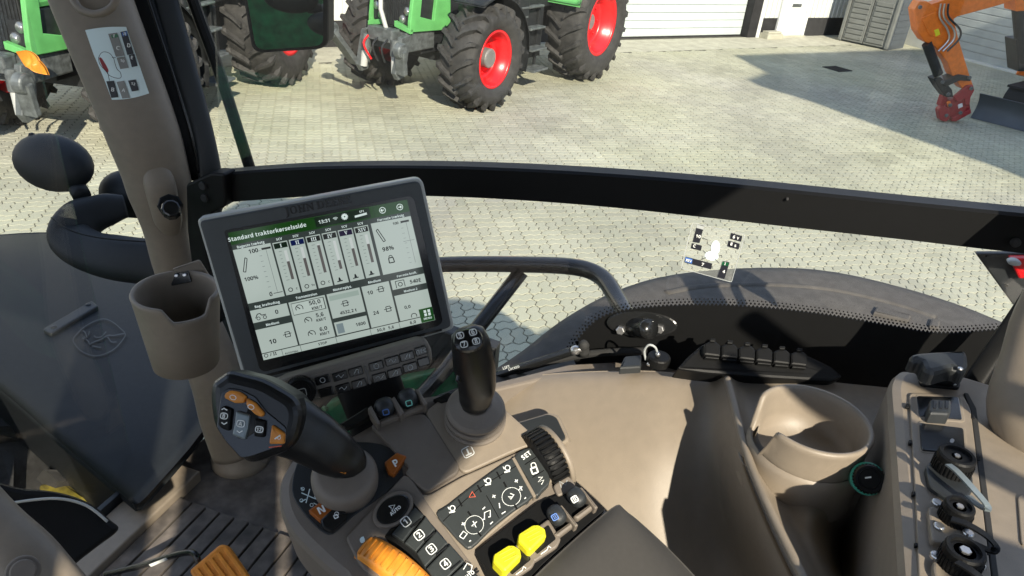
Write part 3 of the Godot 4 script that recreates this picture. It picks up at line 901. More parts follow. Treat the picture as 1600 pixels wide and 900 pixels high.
# ---------------------------------------------------------------- our tractor: the cab round the camera
func strip(par: Node, called: String, pth: Array, ratio: float, m: Material, label := "", pw := 1.0) -> MeshInstance3D:
	var st := st_new(true)
	limb(st, pth, ratio, 20, 5, pw)
	return part(par, called, st, m, label)
func build_cab() -> void:
	var t := thing("tractor", "tractor we look out of, beige cab trim, black window bar and dark mudguards", "tractor", tc(-0.2, 0.0, 0.15))
	cab = t
	var st: SurfaceTool
	# front pillar with its seals and outer frame
	strip(t, "pillar", [[100, -120, 1.14, 118], [143, 0, 1.18, 118], [217, 190, 1.25, 108], [248, 287, 1.30, 96], [262, 370, 1.35, 64], [283, 440, 1.40, 64], [335, 580, 1.50, 78], [352, 650, 1.57, 76], [370, 705, 1.64, 74]], 0.6, M.beige)
	var bulge := strip(t, "pillar_boss", [[232, 225, 1.262, 10], [240, 250, 1.264, 34], [250, 290, 1.273, 46], [262, 340, 1.305, 42], [272, 372, 1.345, 16]], 0.5, M.beige)
	strip(t, "window_seal", [[205, -60, 1.24, 34], [221, 0, 1.25, 36], [285, 195, 1.30, 30], [306, 280, 1.34, 24]], 0.5, M.black, "", 0.5)
	strip(t, "seal_lip", [[216, -60, 1.225, 4], [232, 0, 1.235, 4], [295, 195, 1.285, 4], [311, 270, 1.32, 4]], 1.0, M.gloss)
	strip(t, "door_frame", [[242, -60, 1.26, 38], [259, 0, 1.27, 38], [313, 200, 1.31, 36], [333, 300, 1.35, 36]], 0.6, M.slate, "", 0.6)
	# speaker ring at the top of the pillar
	st = st_new(true)
	var rp := curve3([at(112, -6, 1.133), at(125, 14, 1.133), at(150, 22, 1.133), at(174, 12, 1.133), at(184, -8, 1.133)])
	tube(st, rp, 0.006, 10)
	part(t, "speaker_ring", st, M.beige)
	# windshield dots along the pillar
	st = st_new()
	rng.seed = 5
	for i in 150:
		var f := i / 150.0
		for k in 5:
			var p := Vector2(60, -40).lerp(Vector2(248, 430), f) + Vector2(14 - k * 3.0, (k % 2) * 1.5)
			var s := 1.35 - 0.25 * k
			slab(st, rect(p.x, p.y, s, s, 22), [at(150, 180, 1.29), (EYE - at(150, 180, 1.29)).normalized()], 0.0, 0.0008)
	var dots := part(t, "ceramic_dots", st, M.black)
	dots.set_meta("kind", "stuff")
	# bar across the side window
	var bp := [[322, 296, 46], [420, 288, 46], [520, 283, 45], [660, 283, 46], [800, 288, 48], [950, 298, 51], [1100, 312, 55], [1250, 328, 57], [1400, 344, 58], [1520, 357, 60], [1660, 372, 62], [1800, 388, 64]]
	st = st_new()
	var rings := []
	var tops := []
	var bots := []
	for p in bp:
		tops.append(on_b(p[0], p[1] - p[2] * 0.5, 0.985))
		bots.append(on_b(p[0], p[1] + p[2] * 0.5, 0.985))
	var tt := curve3(tops, 4)
	var bb := curve3(bots, 4)
	for i in tt.size():
		var o := TR * 0.03
		rings.append(PackedVector3Array([bb[i] + o, bb[i], bb[i].lerp(tt[i], 0.94) - TR * 0.001, tt[i] + TR * 0.004, tt[i] + o]))
	loft(st, rings)
	part(t, "window_bar", st, M.black)
	for p in [[1586, 378, 7], [1230, 310, 2.4]]:
		st = st_new()
		var c := on_b(p[0], p[1], 0.984)
		cyl(st, c, -TR, p[2] * 0.95 / FPX, 0.006, 0.002, 16)
		part(t, "bar_bolt", st, M.rubber)
	# bracket where the bar meets the pillar
	var BR := [on_b(315, 300, 0.965), -TR]
	psl(t, "bar_bracket", rnd(v2([290, 288, 330, 270, 350, 272, 352, 322, 330, 334, 322, 400, 345, 505, 330, 510, 300, 424, 292, 360]), 5), BR, 0.0, 0.03, 0.004, M.black)
	for p in [[318, 290], [321, 309]]:
		st = st_new()
		cyl(st, hit(p[0], p[1], BR), -TR, 0.0075, 0.005, 0.002, 12)
		part(t, "bar_bolt", st, M.rubber)
	# side window glass, windshield glass, black border with dots
	st = st_new()
	prism(st, PackedVector3Array([tc(0.9, 1.75, 1.03), tc(-0.62, 1.75, 1.03), tc(-0.55, 3.15, 1.0), tc(0.8, 3.15, 1.0)]), -TR, 0.005)
	part(t, "side_window", st, M.glass)
	st = st_new()
	prism(st, PackedVector3Array([tc(1.08, 1.70, -0.8), tc(1.08, 1.70, 0.93), tc(1.05, 3.15, 0.9), tc(1.05, 3.15, -0.8)]), -TF, 0.005)
	part(t, "windshield", st, M.glass)
	var WB := [on_b(1200, 520, 1.018), -TR]
	var dl := sm(v2([892, 552, 912, 520, 945, 494, 1000, 482, 1100, 477, 1200, 482, 1300, 494, 1400, 511, 1470, 521, 1560, 516]), 6, false)
	var fr := PackedVector2Array(dl)
	fr.append_array(v2([1580, 640, 1300, 650, 1050, 620, 930, 590, 900, 570]))
	psl(t, "window_border", fr, WB, 0.0, 0.002, 0.0, M.black)
	st = st_new()
	var acc := 0.0
	for i in dl.size() - 1:
		var seg := dl[i + 1] - dl[i]
		var L := seg.length()
		var u := seg / L
		var nn := Vector2(u.y, -u.x)
		while acc < L:
			for k in 3:
				var off := (2.5 if k % 2 == 1 else 0.0)
				var s := 3.6 - 0.8 * k
				var q := dl[i] + u * (acc + off) + nn * (1.0 + 4.4 * k)
				slab(st, rect(q.x, q.y, s, s, rad_to_deg(u.angle()) + 45), WB, 0.0004, 0.001)
			acc += 6.4
		acc -= L
	var wd := part(t, "border_dots", st, M.black)
	wd.set_meta("kind", "stuff")
	# lower edge of the side glass and gas strut
	st = st_new()
	tube(st, curve3([on_b(640, 640, 1.0), on_b(770, 592, 1.0), on_b(900, 556, 1.0), on_b(1010, 548, 1.0)]), 0.006, 10)
	part(t, "glass_edge", st, M.rubber)
	st = st_new()
	tube(st, PackedVector3Array([on_b(772, 588, 0.98), on_b(893, 549, 0.98)]), 0.0072, 14)
	var strut := part(t, "gas_strut", st, M.gloss)
	st = st_new()
	var SP := [on_b(800, 570, 0.9725), (-TR + Vector3.UP * 0.35).normalized()]
	mark(st, "LIFT", 791, 574, 4.5, SP, -17)
	mark(st, "LOCKED", 803, 575, 3.6, SP, -17)
	part(strut, "strut_print", st, M.grey_print)
	st = st_new(true)
	lathe(st, on_b(893, 549, 0.98), on_b(912, 543, 0.98) - on_b(893, 549, 0.98), [[0.006, 0], [0.008, 0.004], [0.008, 0.01], [0.005, 0.014], [0.005, 0.018]], 14)
	part(strut, "strut_end", st, M.steel)
	st = st_new(true)
	lathe(st, on_b(912, 546, 0.985), Vector3.UP * 1.0 - TR * 0.5, [[0.009, -0.012], [0.009, 0.0], [0.006, 0.004], [0.009, 0.012], [0.006, 0.02], [0.0, 0.022]], 14)
	part(strut, "ball_joint", st, M.rubber)
	# outside wiper rod beyond the pillar
	st = st_new()
	tube(st, curve3([on_b(282, -60, 1.12), on_b(305, 10, 1.12), on_b(345, 120, 1.12), on_b(392, 268, 1.12), on_b(398, 285, 1.12)]), 0.0105, 10)
	part(t, "mirror_rod", st, M.black)
	# grab rail outside
	st = st_new(true)
	tube(st, curve3([at(640, 418, 1.47), at(700, 413, 1.45), at(800, 413, 1.41), at(895, 417, 1.35), at(940, 433, 1.31), at(966, 470, 1.25), at(990, 508, 1.17), at(1015, 514, 1.12)], 6), 0.0155, 16)
	var gr := part(t, "grab_rail", st, M.gloss)
	st = st_new(true)
	tube(st, PackedVector3Array([at(815, 424, 1.415), at(700, 572, 1.42), at(655, 622, 1.43), at(610, 690, 1.45)]), 0.015, 14)
	part(gr, "rail_brace", st, M.gloss)
	var GP := [on_b(1005, 507, 1.012), (-TR + Vector3.UP * 0.2).normalized()]
	var gpl := psl(t, "rail_plate", circ(1003, 507, 56, 21, 3, 28), GP, 0.0, 0.008, 0.003, M.gloss)
	for p in [[1008, 504], [1031, 513], [970, 515]]:
		st = st_new()
		cyl(st, hit(p[0], p[1], GP), GP[1], 0.0075, 0.008, 0.002, 6)
		part(gpl, "rail_bolt", st, M.steel)
	# rear mudguard outside
	var sil := [[760, 600], [815, 562], [880, 511], [960, 467], [1050, 441], [1180, 430], [1300, 437], [1450, 475], [1570, 522], [1700, 590]]
	var g := [[], [], [], []]
	for p in sil:
		g[0].append(on_y(p[0] + 20, p[1] + 80, 2.17))
		g[1].append(on_y(p[0] + 8, p[1] + 26, 2.19))
		g[2].append(on_y(p[0], p[1], 2.14))
		g[3].append(on_y(p[0], p[1], 2.14) + TR * 0.05 - Vector3.UP * 0.4)
	st = st_new(true)
	patch(st, g, 4, 0.02, Vector3.DOWN)
	var rm := part(t, "rear_mudguard", st, M.mudguard)
	st = st_new(true)
	var rl := []
	for p in [[1040, 462], [1100, 452], [1200, 449], [1300, 457], [1400, 480], [1460, 500]]: rl.append(on_y(p[0], p[1], 2.183))
	tube(st, curve3(rl), 0.012, 8)
	part(rm, "mudguard_ridge", st, M.mudguard)
	for b in [[1370, 478, 1425, 492, 1420, 500, 1365, 487], [1455, 497, 1470, 500, 1468, 512, 1452, 508]]: psl(rm, "mudguard_block", rnd(v2(b), 2), [Vector3(0, 2.196, 0), Vector3.UP], 0.0, 0.02, 0.004, M.mudguard)
	# lamp bracket at the rear corner
	var LB := [on_b(1560, 430, 1.08), -TR]
	var lb := psl(t, "lamp_bracket", rnd(v2([1524, 396, 1620, 396, 1620, 440, 1584, 478]), 3), LB, 0.0, 0.008, 0.002, M.slate)
	psl(lb, "red_lens", rnd(v2([1578, 404, 1606, 404, 1606, 436, 1592, 436]), 3), LB, 0.012, 0.012, 0.003, M.red)
	psl(lb, "clear_lens", circ(1586, 412, 11, 5, 8), LB, 0.02, 0.01, 0.003, M.silver)
	psl(lb, "bracket_hole", circ(1573, 447, 2.4, 2.4), LB, 0.0012, 0.001, 0.0, M.gloss)
	psl(lb, "bracket_hole", circ(1541, 400, 1.6, 1.6), LB, 0.0012, 0.001, 0.0, M.gloss)
	# rear corner pillar
	strip(t, "rear_pillar", [[1960, -230, 0.86, 120], [1880, 0, 0.83, 118], [1800, 200, 0.81, 118], [1740, 330, 0.80, 120], [1690, 440, 0.80, 130], [1650, 540, 0.81, 136], [1652, 640, 0.80, 190], [1690, 720, 0.80, 200]], 0.6, M.beige)
	strip(t, "rear_seal", [[1650, 400, 0.92, 26], [1600, 478, 0.93, 26], [1556, 545, 0.95, 28], [1520, 600, 0.96, 30]], 0.6, M.black, "", 0.6)
	# floor and floor mat with ribs
	st = st_new()
	prism(st, PackedVector3Array([tc(1.06, 1.668, -0.8), tc(1.06, 1.668, 1.17), tc(-0.8, 1.668, 1.17), tc(-0.8, 1.668, -0.8)]), Vector3.UP, 0.06, 0.004)
	var fl := part(t, "cab_floor", st, M.mat_floor)
	st = st_new()
	bar(st, tc(1.015, 1.682, -0.7), tc(1.015, 1.682, 1.0), 0.085, 0.03)
	part(fl, "floor_kerb", st, M.beige)
	st = st_new()
	bar(st, tc(1.067, 1.69, -0.7), tc(1.067, 1.69, 1.0), 0.012, 0.05)
	part(fl, "glass_seal", st, M.slate)
	for i in 26:
		st = st_new()
		var a := 0.955 - 0.036 * i
		bar(st, tc(a, 1.674, -0.5), tc(a, 1.674, 0.93), 0.031, 0.012)
		part(fl, "mat_rib", st, M.mat_floor)
	st = st_new(true)
	lathe(st, on_y(376, 712, 1.68), Vector3.UP, [[0.066, -0.02], [0.066, 0.004], [0.06, 0.012], [0.056, 0.04], [0.05, 0.07]], 28)
	part(fl, "pillar_foot", st, M.beige)
	# front mudguard seen through the windshield
	st = st_new(true)
	var fg := [[on_y(-90, 376, 1.62), on_y(60, 363, 1.66), on_y(215, 372, 1.64), on_y(340, 420, 1.6)], [on_y(-90, 400, 1.74), on_y(60, 395, 1.75), on_y(210, 415, 1.75), on_y(345, 470, 1.73)], [on_y(-90, 500, 1.77), on_y(60, 500, 1.78), on_y(200, 540, 1.78), on_y(345, 620, 1.76)], [on_y(-90, 540, 1.75), on_y(10, 600, 1.76), on_y(110, 680, 1.76), on_y(230, 775, 1.74)], [on_y(-90, 560, 1.66), on_y(4, 618, 1.66), on_y(96, 692, 1.66), on_y(205, 788, 1.64)], [on_y(-90, 565, 1.4), on_y(0, 622, 1.4), on_y(92, 700, 1.4), on_y(195, 795, 1.4)]]
	fg[5] = []
	for q in fg[4]: fg[5].append(q - Vector3.UP * 0.28 + TR * 0.06)
	patch(st, fg, 6, 0.02, Vector3.DOWN)
	var fm := part(t, "front_mudguard", st, M.fender)
	var FP := [Vector3(0, 1.782, 0), Vector3.UP]
	var hs := psl(fm, "rubber_strip", rnd(v2([66, 514, 143, 469, 154, 477, 79, 521]), 3), FP, 0.01, 0.02, 0.004, M.slate)
	for p in [[84, 511], [138, 476]]:
		st = st_new(true)
		lathe(st, hit(p[0], p[1], lift(FP, 0.01)), Vector3.UP, [[0.008, -0.002], [0.007, 0.002], [0.0, 0.004]], 14)
		part(hs, "strip_rivet", st, M.slate)
	st = st_new()
	ribbon(st, sm(v2([114, 532, 121, 521, 130, 512, 145, 503, 162, 498, 176, 503, 187, 512, 196, 522, 190, 533, 180, 544, 166, 552, 150, 556, 136, 553, 124, 546]), 3), 1.6, FP, true, 0.004)
	for l in [[140, 538, 147, 534, 158, 530, 168, 524, 178, 524, 188, 522, 195, 521], [140, 538, 138, 533, 134, 530, 131, 525], [134, 530, 128, 528], [136, 527, 133, 519, 129, 517], [138, 524, 140, 517], [147, 524, 150, 527, 158, 526, 166, 518], [144, 540, 152, 542, 158, 543], [168, 526, 174, 534, 182, 534]]: ribbon(st, sm(v2(l), 3, false), 2.0, FP, false, 0.004)
	part(fm, "deer_emblem", st, M.slate, "embossed leaping deer in a shield")
	# chassis bits below it
	st = st_new()
	prism(st, pj(sm(v2([-90, 590, 0, 625, 110, 700, 215, 790, 210, 850, -90, 850]), 2), [Vector3(0, 1.32, 0), Vector3.UP]), Vector3.UP, 0.2, 0.02)
	part(t, "chassis", st, M.machine_black)
	psl(t, "wheel_hub", circ(22, 722, 40, 24, 20), [Vector3(0, 1.33, 0), Vector3.UP], 0.03, 0.05, 0.02, M.jd_green)
	psl(t, "wheel_rim", rnd(v2([58, 758, 92, 746, 138, 776, 120, 784, 64, 770]), 6), [Vector3(0, 1.33, 0), Vector3.UP], 0.04, 0.05, 0.01, M.shaded_yellow)  # yellow rim piece with its shade in the colour
	# green side panel below the window
	var GB := [on_b(600, 620, 1.13), -TR]
	psl(t, "side_panel", rnd(v2([470, 690, 512, 630, 600, 598, 650, 588, 735, 570, 745, 640, 600, 720]), 4), GB, 0.0, 0.02, 0.004, M.jd_green)
	for p in [[508, 638], [625, 600], [685, 590]]:
		st = st_new()
		cyl(st, hit(p[0], p[1], GB), -TR, 0.008, 0.006, 0.002, 6)
		part(t, "panel_bolt", st, M.jd_green)
	# dash and steering column at lower left
	var DP := [at(90, 830, 1.18), (EYE - at(90, 830, 1.18)).normalized()]
	psl(t, "dash_side", sm(v2([-30, 768, 40, 764, 95, 770, 140, 786, 172, 812, 185, 828, 150, 856, 113, 886, 60, 940, -30, 940]), 4), DP, 0.0, 0.06, 0.008, M.black)
	st = st_new(true)
	tube(st, curve3([hit(-30, 796, lift(DP, 0.004)), hit(30, 784, lift(DP, 0.004)), hit(90, 779, lift(DP, 0.004)), hit(135, 790, lift(DP, 0.004)), hit(168, 815, lift(DP, 0.004))]), 0.0022, 8)
	part(t, "dash_edge", st, M.silver)
	strip(t, "steering_column", [[-90, 760, 1.0, 110], [-20, 830, 1.0, 104], [40, 890, 1.0, 110], [90, 960, 1.0, 120]], 0.7, M.beige)
	st = st_new()
	for r in [[0.020, 0.0], [0.015, 0.004]]: cyl(st, at(36, 893, 0.948 - r[1]), EYE - at(36, 893, 0.95), r[0], 0.006, 0.002, 24)
	part(t, "column_button", st, M.taupe)
	# engine hood, left of the picture
	st = st_new()
	prism(st, PackedVector3Array([tc(1.3, 2.22, -0.34), tc(1.3, 2.22, 0.56), tc(3.4, 2.08, 0.45), tc(3.4, 2.08, -0.25)]), Vector3.UP, 0.95, 0.06)
	part(t, "engine_hood", st, M.jd_green)
	st = st_new()
	prism(st, PackedVector3Array([tc(1.06, 1.4, 1.18), tc(0.36, 1.4, 1.18), tc(0.36, 2.10, 1.18), tc(1.06, 2.16, 1.18)]), -TR, 0.03, 0.004)
	part(t, "lower_side_wall", st, M.machine_black)
	st = st_new()
	bar(st, tc(-0.3, 1.6, -0.8), tc(-0.3, 3.3, -0.8), 0.2, 0.08, TR)
	part(t, "shade_post", st, M.black)  # unseen post, added and placed to keep the cab floor in shade
	st = st_new()
	bar(st, tc(0.02, 1.6, -0.8), tc(0.02, 3.3, -0.8), 0.24, 0.06, TR)
	part(t, "shade_post", st, M.black)  # second added post, leaves a sunlit gap near the pillar foot
	for o in [tc(-0.80, 2.97, -0.02), tc(-0.80, 2.97, 0.11)]:  # unseen bars, added to throw shadow stripes on the outlet panel
		st = st_new()
		tube(st, PackedVector3Array([o - tc(0.45, 0, 0.22) * 0.34, o + tc(0.45, 0, 0.22) * 0.4]), 0.016, 10)
		part(t, "shade_bar", st, M.black)
	# roof, rear frame and left posts (out of the frame, they shade the cab)
	st = st_new()
	prism(st, PackedVector3Array([tc(1.25, 3.42, -0.78), tc(1.25, 3.42, 1.08), tc(-0.6, 3.42, 1.08), tc(-0.6, 3.42, -0.78)]), Vector3.UP, 0.2, 0.05)
	part(t, "roof", st, M.roof)
	for p in [[1.0, -0.72], [-0.54, -0.84]]:
		st = st_new()
		bar(st, tc(p[0], 1.6, p[1]), tc(p[0], 3.3, p[1]), 0.09, 0.09, TF)
		part(t, "corner_post", st, M.black)
	st = st_new()
	prism(st, PackedVector3Array([tc(-0.3, 1.65, 1.12), tc(-0.85, 1.65, 1.12), tc(-0.85, 1.65, -0.82), tc(-0.3, 1.65, -0.82)]), Vector3.UP, 0.7, 0.02)
	part(t, "cab_base", st, M.machine_black)
	wheel(t, tc(-1.0, 1.05, 1.5), TR, TF, 1.05, 0.62, 0.58, 21, M.yellow)
	wheel(t, tc(-1.0, 1.05, -1.35), -TR, TF, 1.05, 0.62, 0.58, 21, M.yellow)
	wheel(t, tc(1.95, 0.78, 1.05), TR, TF, 0.76, 0.5, 0.42, 19, M.yellow)
	# driver's seat behind the camera
	var s := thing("driver_seat", "black driver's seat with tall headrest behind the armrest console", "seat", tc(-0.35, 1.67, -0.05))
	st = st_new()
	prism(st, PackedVector3Array([tc(0.0, 2.17, -0.3), tc(0.0, 2.17, 0.2), tc(-0.5, 2.15, 0.2), tc(-0.5, 2.15, -0.3)]), Vector3.UP, 0.14, 0.04)
	part(s, "cushion", st, M.seatcloth)
	st = st_new()
	cyl(st, tc(-0.25, 1.67, -0.05), Vector3.UP, 0.18, 0.36, 0.02, 20)
	part(s, "pedestal", st, M.black)
	st = st_new()
	prism(st, PackedVector3Array([tc(-0.5, 2.1, 0.08), tc(-0.5, 2.1, -0.34), tc(-0.62, 2.62, -0.28), tc(-0.62, 2.62, 0.04)]), TF + Vector3.UP * 0.18, 0.14, 0.05)
	part(s, "backrest", st, M.seatcloth)
	st = st_new()
	prism(st, PackedVector3Array([tc(-0.62, 2.64, 0.0), tc(-0.62, 2.64, -0.2), tc(-0.65, 2.9, -0.18), tc(-0.65, 2.9, -0.02)]), TF + Vector3.UP * 0.12, 0.1, 0.04)
	part(s, "headrest", st, M.seatcloth)
	build_trim(t)

func build_trim(t: Node3D) -> void:
	var st := st_new(true)
	patch(st, [
		[at(700, 640, 1.2), at(790, 596, 1.15), at(870, 583, 1.13), at(1000, 579, 1.10), at(1100, 586, 1.075), on_y(1136, 592, 2.35)],
		[at(700, 660, 1.17), at(780, 622, 1.125), at(880, 606, 1.10), at(1000, 602, 1.07), at(1100, 608, 1.045), on_y(1144, 620, 2.35)],
		[at(720, 740, 1.12), at(800, 710, 1.06), at(900, 700, 1.04), at(1010, 700, 1.015), at(1110, 700, 0.995), on_y(1166, 705, 2.35)],
		[at(780, 850, 1.08), at(850, 830, 1.03), at(930, 820, 1.0), at(1020, 820, 0.985), at(1140, 820, 0.97), on_y(1214, 820, 2.35)],
		[at(860, 980, 1.05), at(920, 970, 1.0), at(990, 965, 0.975), at(1070, 960, 0.955), at(1195, 960, 0.94), on_y(1286, 960, 2.35)]], 6, 0.015, Vector3.DOWN)
	var tm := part(t, "side_trim", st, M.beige)
	st = st_new(true)
	var lp := []
	for p in [[1136, 592], [1144, 620], [1166, 705], [1190, 768], [1214, 820], [1250, 892], [1286, 960]]: lp.append(on_y(p[0], p[1], 2.35))
	tube(st, curve3(lp), 0.005, 12)
	part(tm, "trim_lip", st, M.beige)
	# dark inset plate in the trim behind the scroll wheel
	var n0 := (at(900, 700, 1.04) - at(800, 710, 1.06)).cross(at(870, 583, 1.13) - at(900, 700, 1.04)).normalized()
	if n0.y < 0: n0 = -n0
	var NP := [at(850, 668, 1.02), n0]
	psl(tm, "inset_frame", rnd(v2([798, 662, 858, 644, 873, 648, 890, 684, 884, 692, 852, 702, 806, 700]), 6), NP, 0.0, 0.012, 0.003, M.beige)
	psl(tm, "inset_plate", rnd(v2([800, 664, 857, 647, 869, 651, 884, 683, 879, 689, 848, 698, 808, 697]), 6), NP, 0.002, 0.006, 0.001, M.slate)
	# window sill behind
	st = st_new()
	prism(st, PackedVector3Array([on_y(760, 612, 2.262), on_y(870, 580, 2.27), on_y(1010, 574, 2.275), on_y(1160, 590, 2.28), on_y(1400, 610, 2.29), on_y(1400, 572, 2.29), on_y(1200, 560, 2.28), on_y(1010, 552, 2.275), on_y(890, 562, 2.27), on_y(760, 600, 2.262)]), Vector3.UP, 0.05, 0.004)
	part(t, "window_sill", st, M.taupe)
	# tray right of the lip
	st = st_new(true)
	var tg := []
	for r in [[1138, 590, 2.35, 1160, 588, 2.33, 1250, 592, 2.335, 1330, 600, 2.335, 1392, 606, 2.34], [1148, 632, 2.35, 1168, 630, 2.325, 1250, 640, 2.335, 1330, 646, 2.335, 1396, 650, 2.34], [1168, 705, 2.35, 1190, 703, 2.325, 1250, 715, 2.335, 1330, 722, 2.335, 1402, 722, 2.335], [1204, 795, 2.35, 1224, 792, 2.325, 1268, 796, 2.33, 1325, 780, 2.32, 1410, 768, 2.3], [1226, 842, 2.35, 1246, 838, 2.325, 1282, 842, 2.315, 1325, 832, 2.24, 1414, 820, 2.2], [1252, 895, 2.35, 1272, 892, 2.325, 1300, 895, 2.305, 1335, 890, 2.2, 1420, 880, 2.17], [1290, 965, 2.35, 1310, 962, 2.325, 1335, 962, 2.3, 1370, 955, 2.18, 1428, 945, 2.16]]:
		var row := []
		for q in 5: row.append(on_y(r[q * 3], r[q * 3 + 1], r[q * 3 + 2]))
		tg.append(row)
	patch(st, tg, 6, 0.012, Vector3.DOWN)
	part(t, "storage_tray", st, M.beige)
	# raised outlet panel at the right
	var PP := [Vector3(0, 2.43, 0), Vector3.UP]
	psl(t, "outlet_console", rnd(v2([1390, 596, 1402, 574, 1500, 582, 1560, 600, 1760, 650, 1790, 1000, 1418, 1000]), 12), PP, 0.0, 0.22, 0.012, M.beige)
	psl(t, "access_plate", rnd(v2([1590, 772, 1660, 776, 1668, 850, 1596, 852]), 8), PP, 0.002, 0.006, 0.001, M.beige)
	var pn := thing("outlet_panel", "beige outlet panel with dark sockets and capped connectors beside the cup holder", "panel", hit(1480, 760, PP))
	psl(pn, "dark_gap_strip", rnd(v2([1506, 613, 1513, 614, 1526, 638, 1561, 900, 1570, 1000, 1556, 1000, 1550, 900, 1517, 642]), 2), PP, 0.0022, 0.004, 0.001, M.rubber)  # dark strip coloured in where the slot beside the plate lies in shade
	psl(pn, "plate", rnd(v2([1421, 614, 1505, 617, 1517, 640, 1549, 900, 1554, 998, 1440, 998, 1432, 800]), 6), PP, 0.003, 0.004, 0.001, M.beige)
	for p in [[1419, 633], [1423, 690], [1428, 770], [1432, 850], [1521, 650], [1530, 715], [1545, 863]]: psl(pn, "clip", rect(p[0], p[1], 5, 6), PP, 0.004, 0.003, 0.001, M.black)
	var Q := lift(PP, 0.003)
	# socket with slots
	var sk := psl(pn, "socket", rnd(v2([1432, 618, 1498, 620, 1504, 656, 1436, 650]), 4), Q, 0.001, 0.003, 0.001, M.gloss)
	psl(sk, "socket_rim", rnd(v2([1430, 616, 1502, 618, 1509, 660, 1434, 654]), 6), Q, 0.0005, 0.002, 0.001, M.beige)
	st = st_new()
	slab(st, rnd(rect(1470, 634, 34, 22, 3), 5), Q, 0.016, 0.016, 0.003)
	var plg := part(sk, "plug", st, M.slate)
	for k in 3: psl(sk, "plug_slot", rnd(rect(1461 + 9.5 * k, 632, 5, 12, 3), 1), lift(Q, 0.0168), 0.0, 0.0006, 0.0, M.gloss)
	# blank cover
	var cv := psl(pn, "blank_cover", rnd(v2([1437, 660, 1506, 668, 1509, 708, 1440, 702]), 5), Q, 0.003, 0.004, 0.0015, M.gloss)
	psl(pn, "cover_rim", rnd(v2([1434, 657, 1509, 666, 1513, 712, 1437, 706]), 7), Q, 0.001, 0.002, 0.001, M.beige)
	psl(cv, "cover_screw", circ(1488, 688, 3.5, 3), lift(Q, 0.003), 0.001, 0.001, 0.0003, M.steel)
	# three capped connectors
	var cap := func(x: float, y: float, r: float, h: float, fl: PackedVector2Array, screws: Array, strap: Array, washer: float) -> void:
		var c := hit(x, y, Q)
		var k := r * (c - EYE).dot(CF) / FPX
		var f := psl(pn, "connector", fl, Q, 0.006, 0.006, 0.002, M.slate if screws.size() == 0 else M.beige)
		var s2 := st_new()
		lathe(s2, c + Vector3.UP * 0.004, Vector3.UP, [[k * 1.02, 0], [k * 1.02, h * 0.5], [k, h * 0.55], [k, h * 0.9], [k * 0.93, h], [k * 0.75, h], [k * 0.72, h * 0.86], [0.0, h * 0.86]], 32, false)
		for i in 32:
			var a := TAU * i / 32
			bar(s2, c + Vector3(cos(a) * k * 1.02, h * 0.08, sin(a) * k * 1.02), c + Vector3(cos(a) * k * 1.02, h * 0.8, sin(a) * k * 1.02), 0.0015, 0.0015, Vector3(cos(a), 0, sin(a)))
		part(f, "cap", s2, M.black)
		s2 = st_new()
		cyl(s2, c + Vector3.UP * (h * 0.86), Vector3.UP, washer, 0.004, 0.001, 18)
		cyl(s2, c + Vector3.UP * (h * 0.86 + 0.004), Vector3.UP, washer * 0.5, 0.002, 0.0005, 6)
		part(f, "cap_screw", s2, M.steel)
		for s in screws:
			s2 = st_new()
			cyl(s2, hit(s[0], s[1], Q) + Vector3.UP * 0.005, Vector3.UP, 0.005, 0.004, 0.0015, 14)
			part(f, "flange_screw", s2, M.steel)
		s2 = st_new()
		var pts := []
		for i in strap.size(): pts.append(hit(strap[i][0], strap[i][1], lift(Q, strap[i][2])))
		var cp := curve3(pts, 5)
		var rr := []
		for i in cp.size():
			var w := (cp[mini(i + 1, cp.size() - 1)] - cp[maxi(i - 1, 0)]).cross(Vector3.UP).normalized() * 0.0035
			rr.append(PackedVector3Array([cp[i] - w, cp[i] + w, cp[i] + w + Vector3.UP * 0.0018, cp[i] - w + Vector3.UP * 0.0018]))
		loft(s2, rr)
		part(f, "strap", s2, M.silverkey if screws.size() == 0 else M.black)
	cap.call(1482, 740, 27, 0.022, rnd(v2([1446, 728, 1468, 708, 1500, 712, 1520, 740, 1522, 762, 1508, 786, 1486, 782, 1452, 758]), 6), [], [[1481, 727, 0.026], [1495, 738, 0.028], [1520, 765, 0.026], [1541, 790, 0.02], [1540, 797, 0.016], [1526, 789, 0.012], [1512, 776, 0.01]], 0.006)
	cap.call(1486, 818, 22, 0.02, rnd(v2([1450, 790, 1516, 790, 1524, 852, 1456, 846]), 8), [[1460, 794], [1507, 802], [1463, 831], [1508, 842]], [[1486, 812, 0.022], [1510, 820, 0.024], [1540, 838, 0.022], [1555, 855, 0.016], [1548, 862, 0.012], [1520, 850, 0.008]], 0.007)
	cap.call(1492, 890, 30, 0.022, rnd(circ(1494, 886, 36, 34), 4), [[1458, 877], [1526, 892]], [[1494, 879, 0.024], [1520, 895, 0.026], [1545, 915, 0.02]], 0.010)
	# turn latch on top of the console
	var lt := thing("turn_latch", "black T-handled turn latch on a screwed base above the sockets", "latch", hit(1470, 600, PP))
	st = st_new()
	slab(st, rnd(v2([1434, 572, 1498, 576, 1502, 606, 1438, 600]), 8), PP, 0.004, 0.004, 0.0015)
	part(lt, "base_plate", st, M.black)
	for p in [[1441, 596], [1488, 600], [1437, 574]]:
		st = st_new()
		cyl(st, hit(p[0], p[1], lift(PP, 0.004)), Vector3.UP, 0.0045, 0.003, 0.001, 14)
		part(lt, "base_screw", st, M.steel)
	st = st_new(true)
	lathe(st, hit(1468, 592, PP), Vector3.UP, [[0.02, 0.0], [0.02, 0.012], [0.015, 0.016], [0.015, 0.026]], 20)
	part(lt, "hub", st, M.black)
	st = st_new()
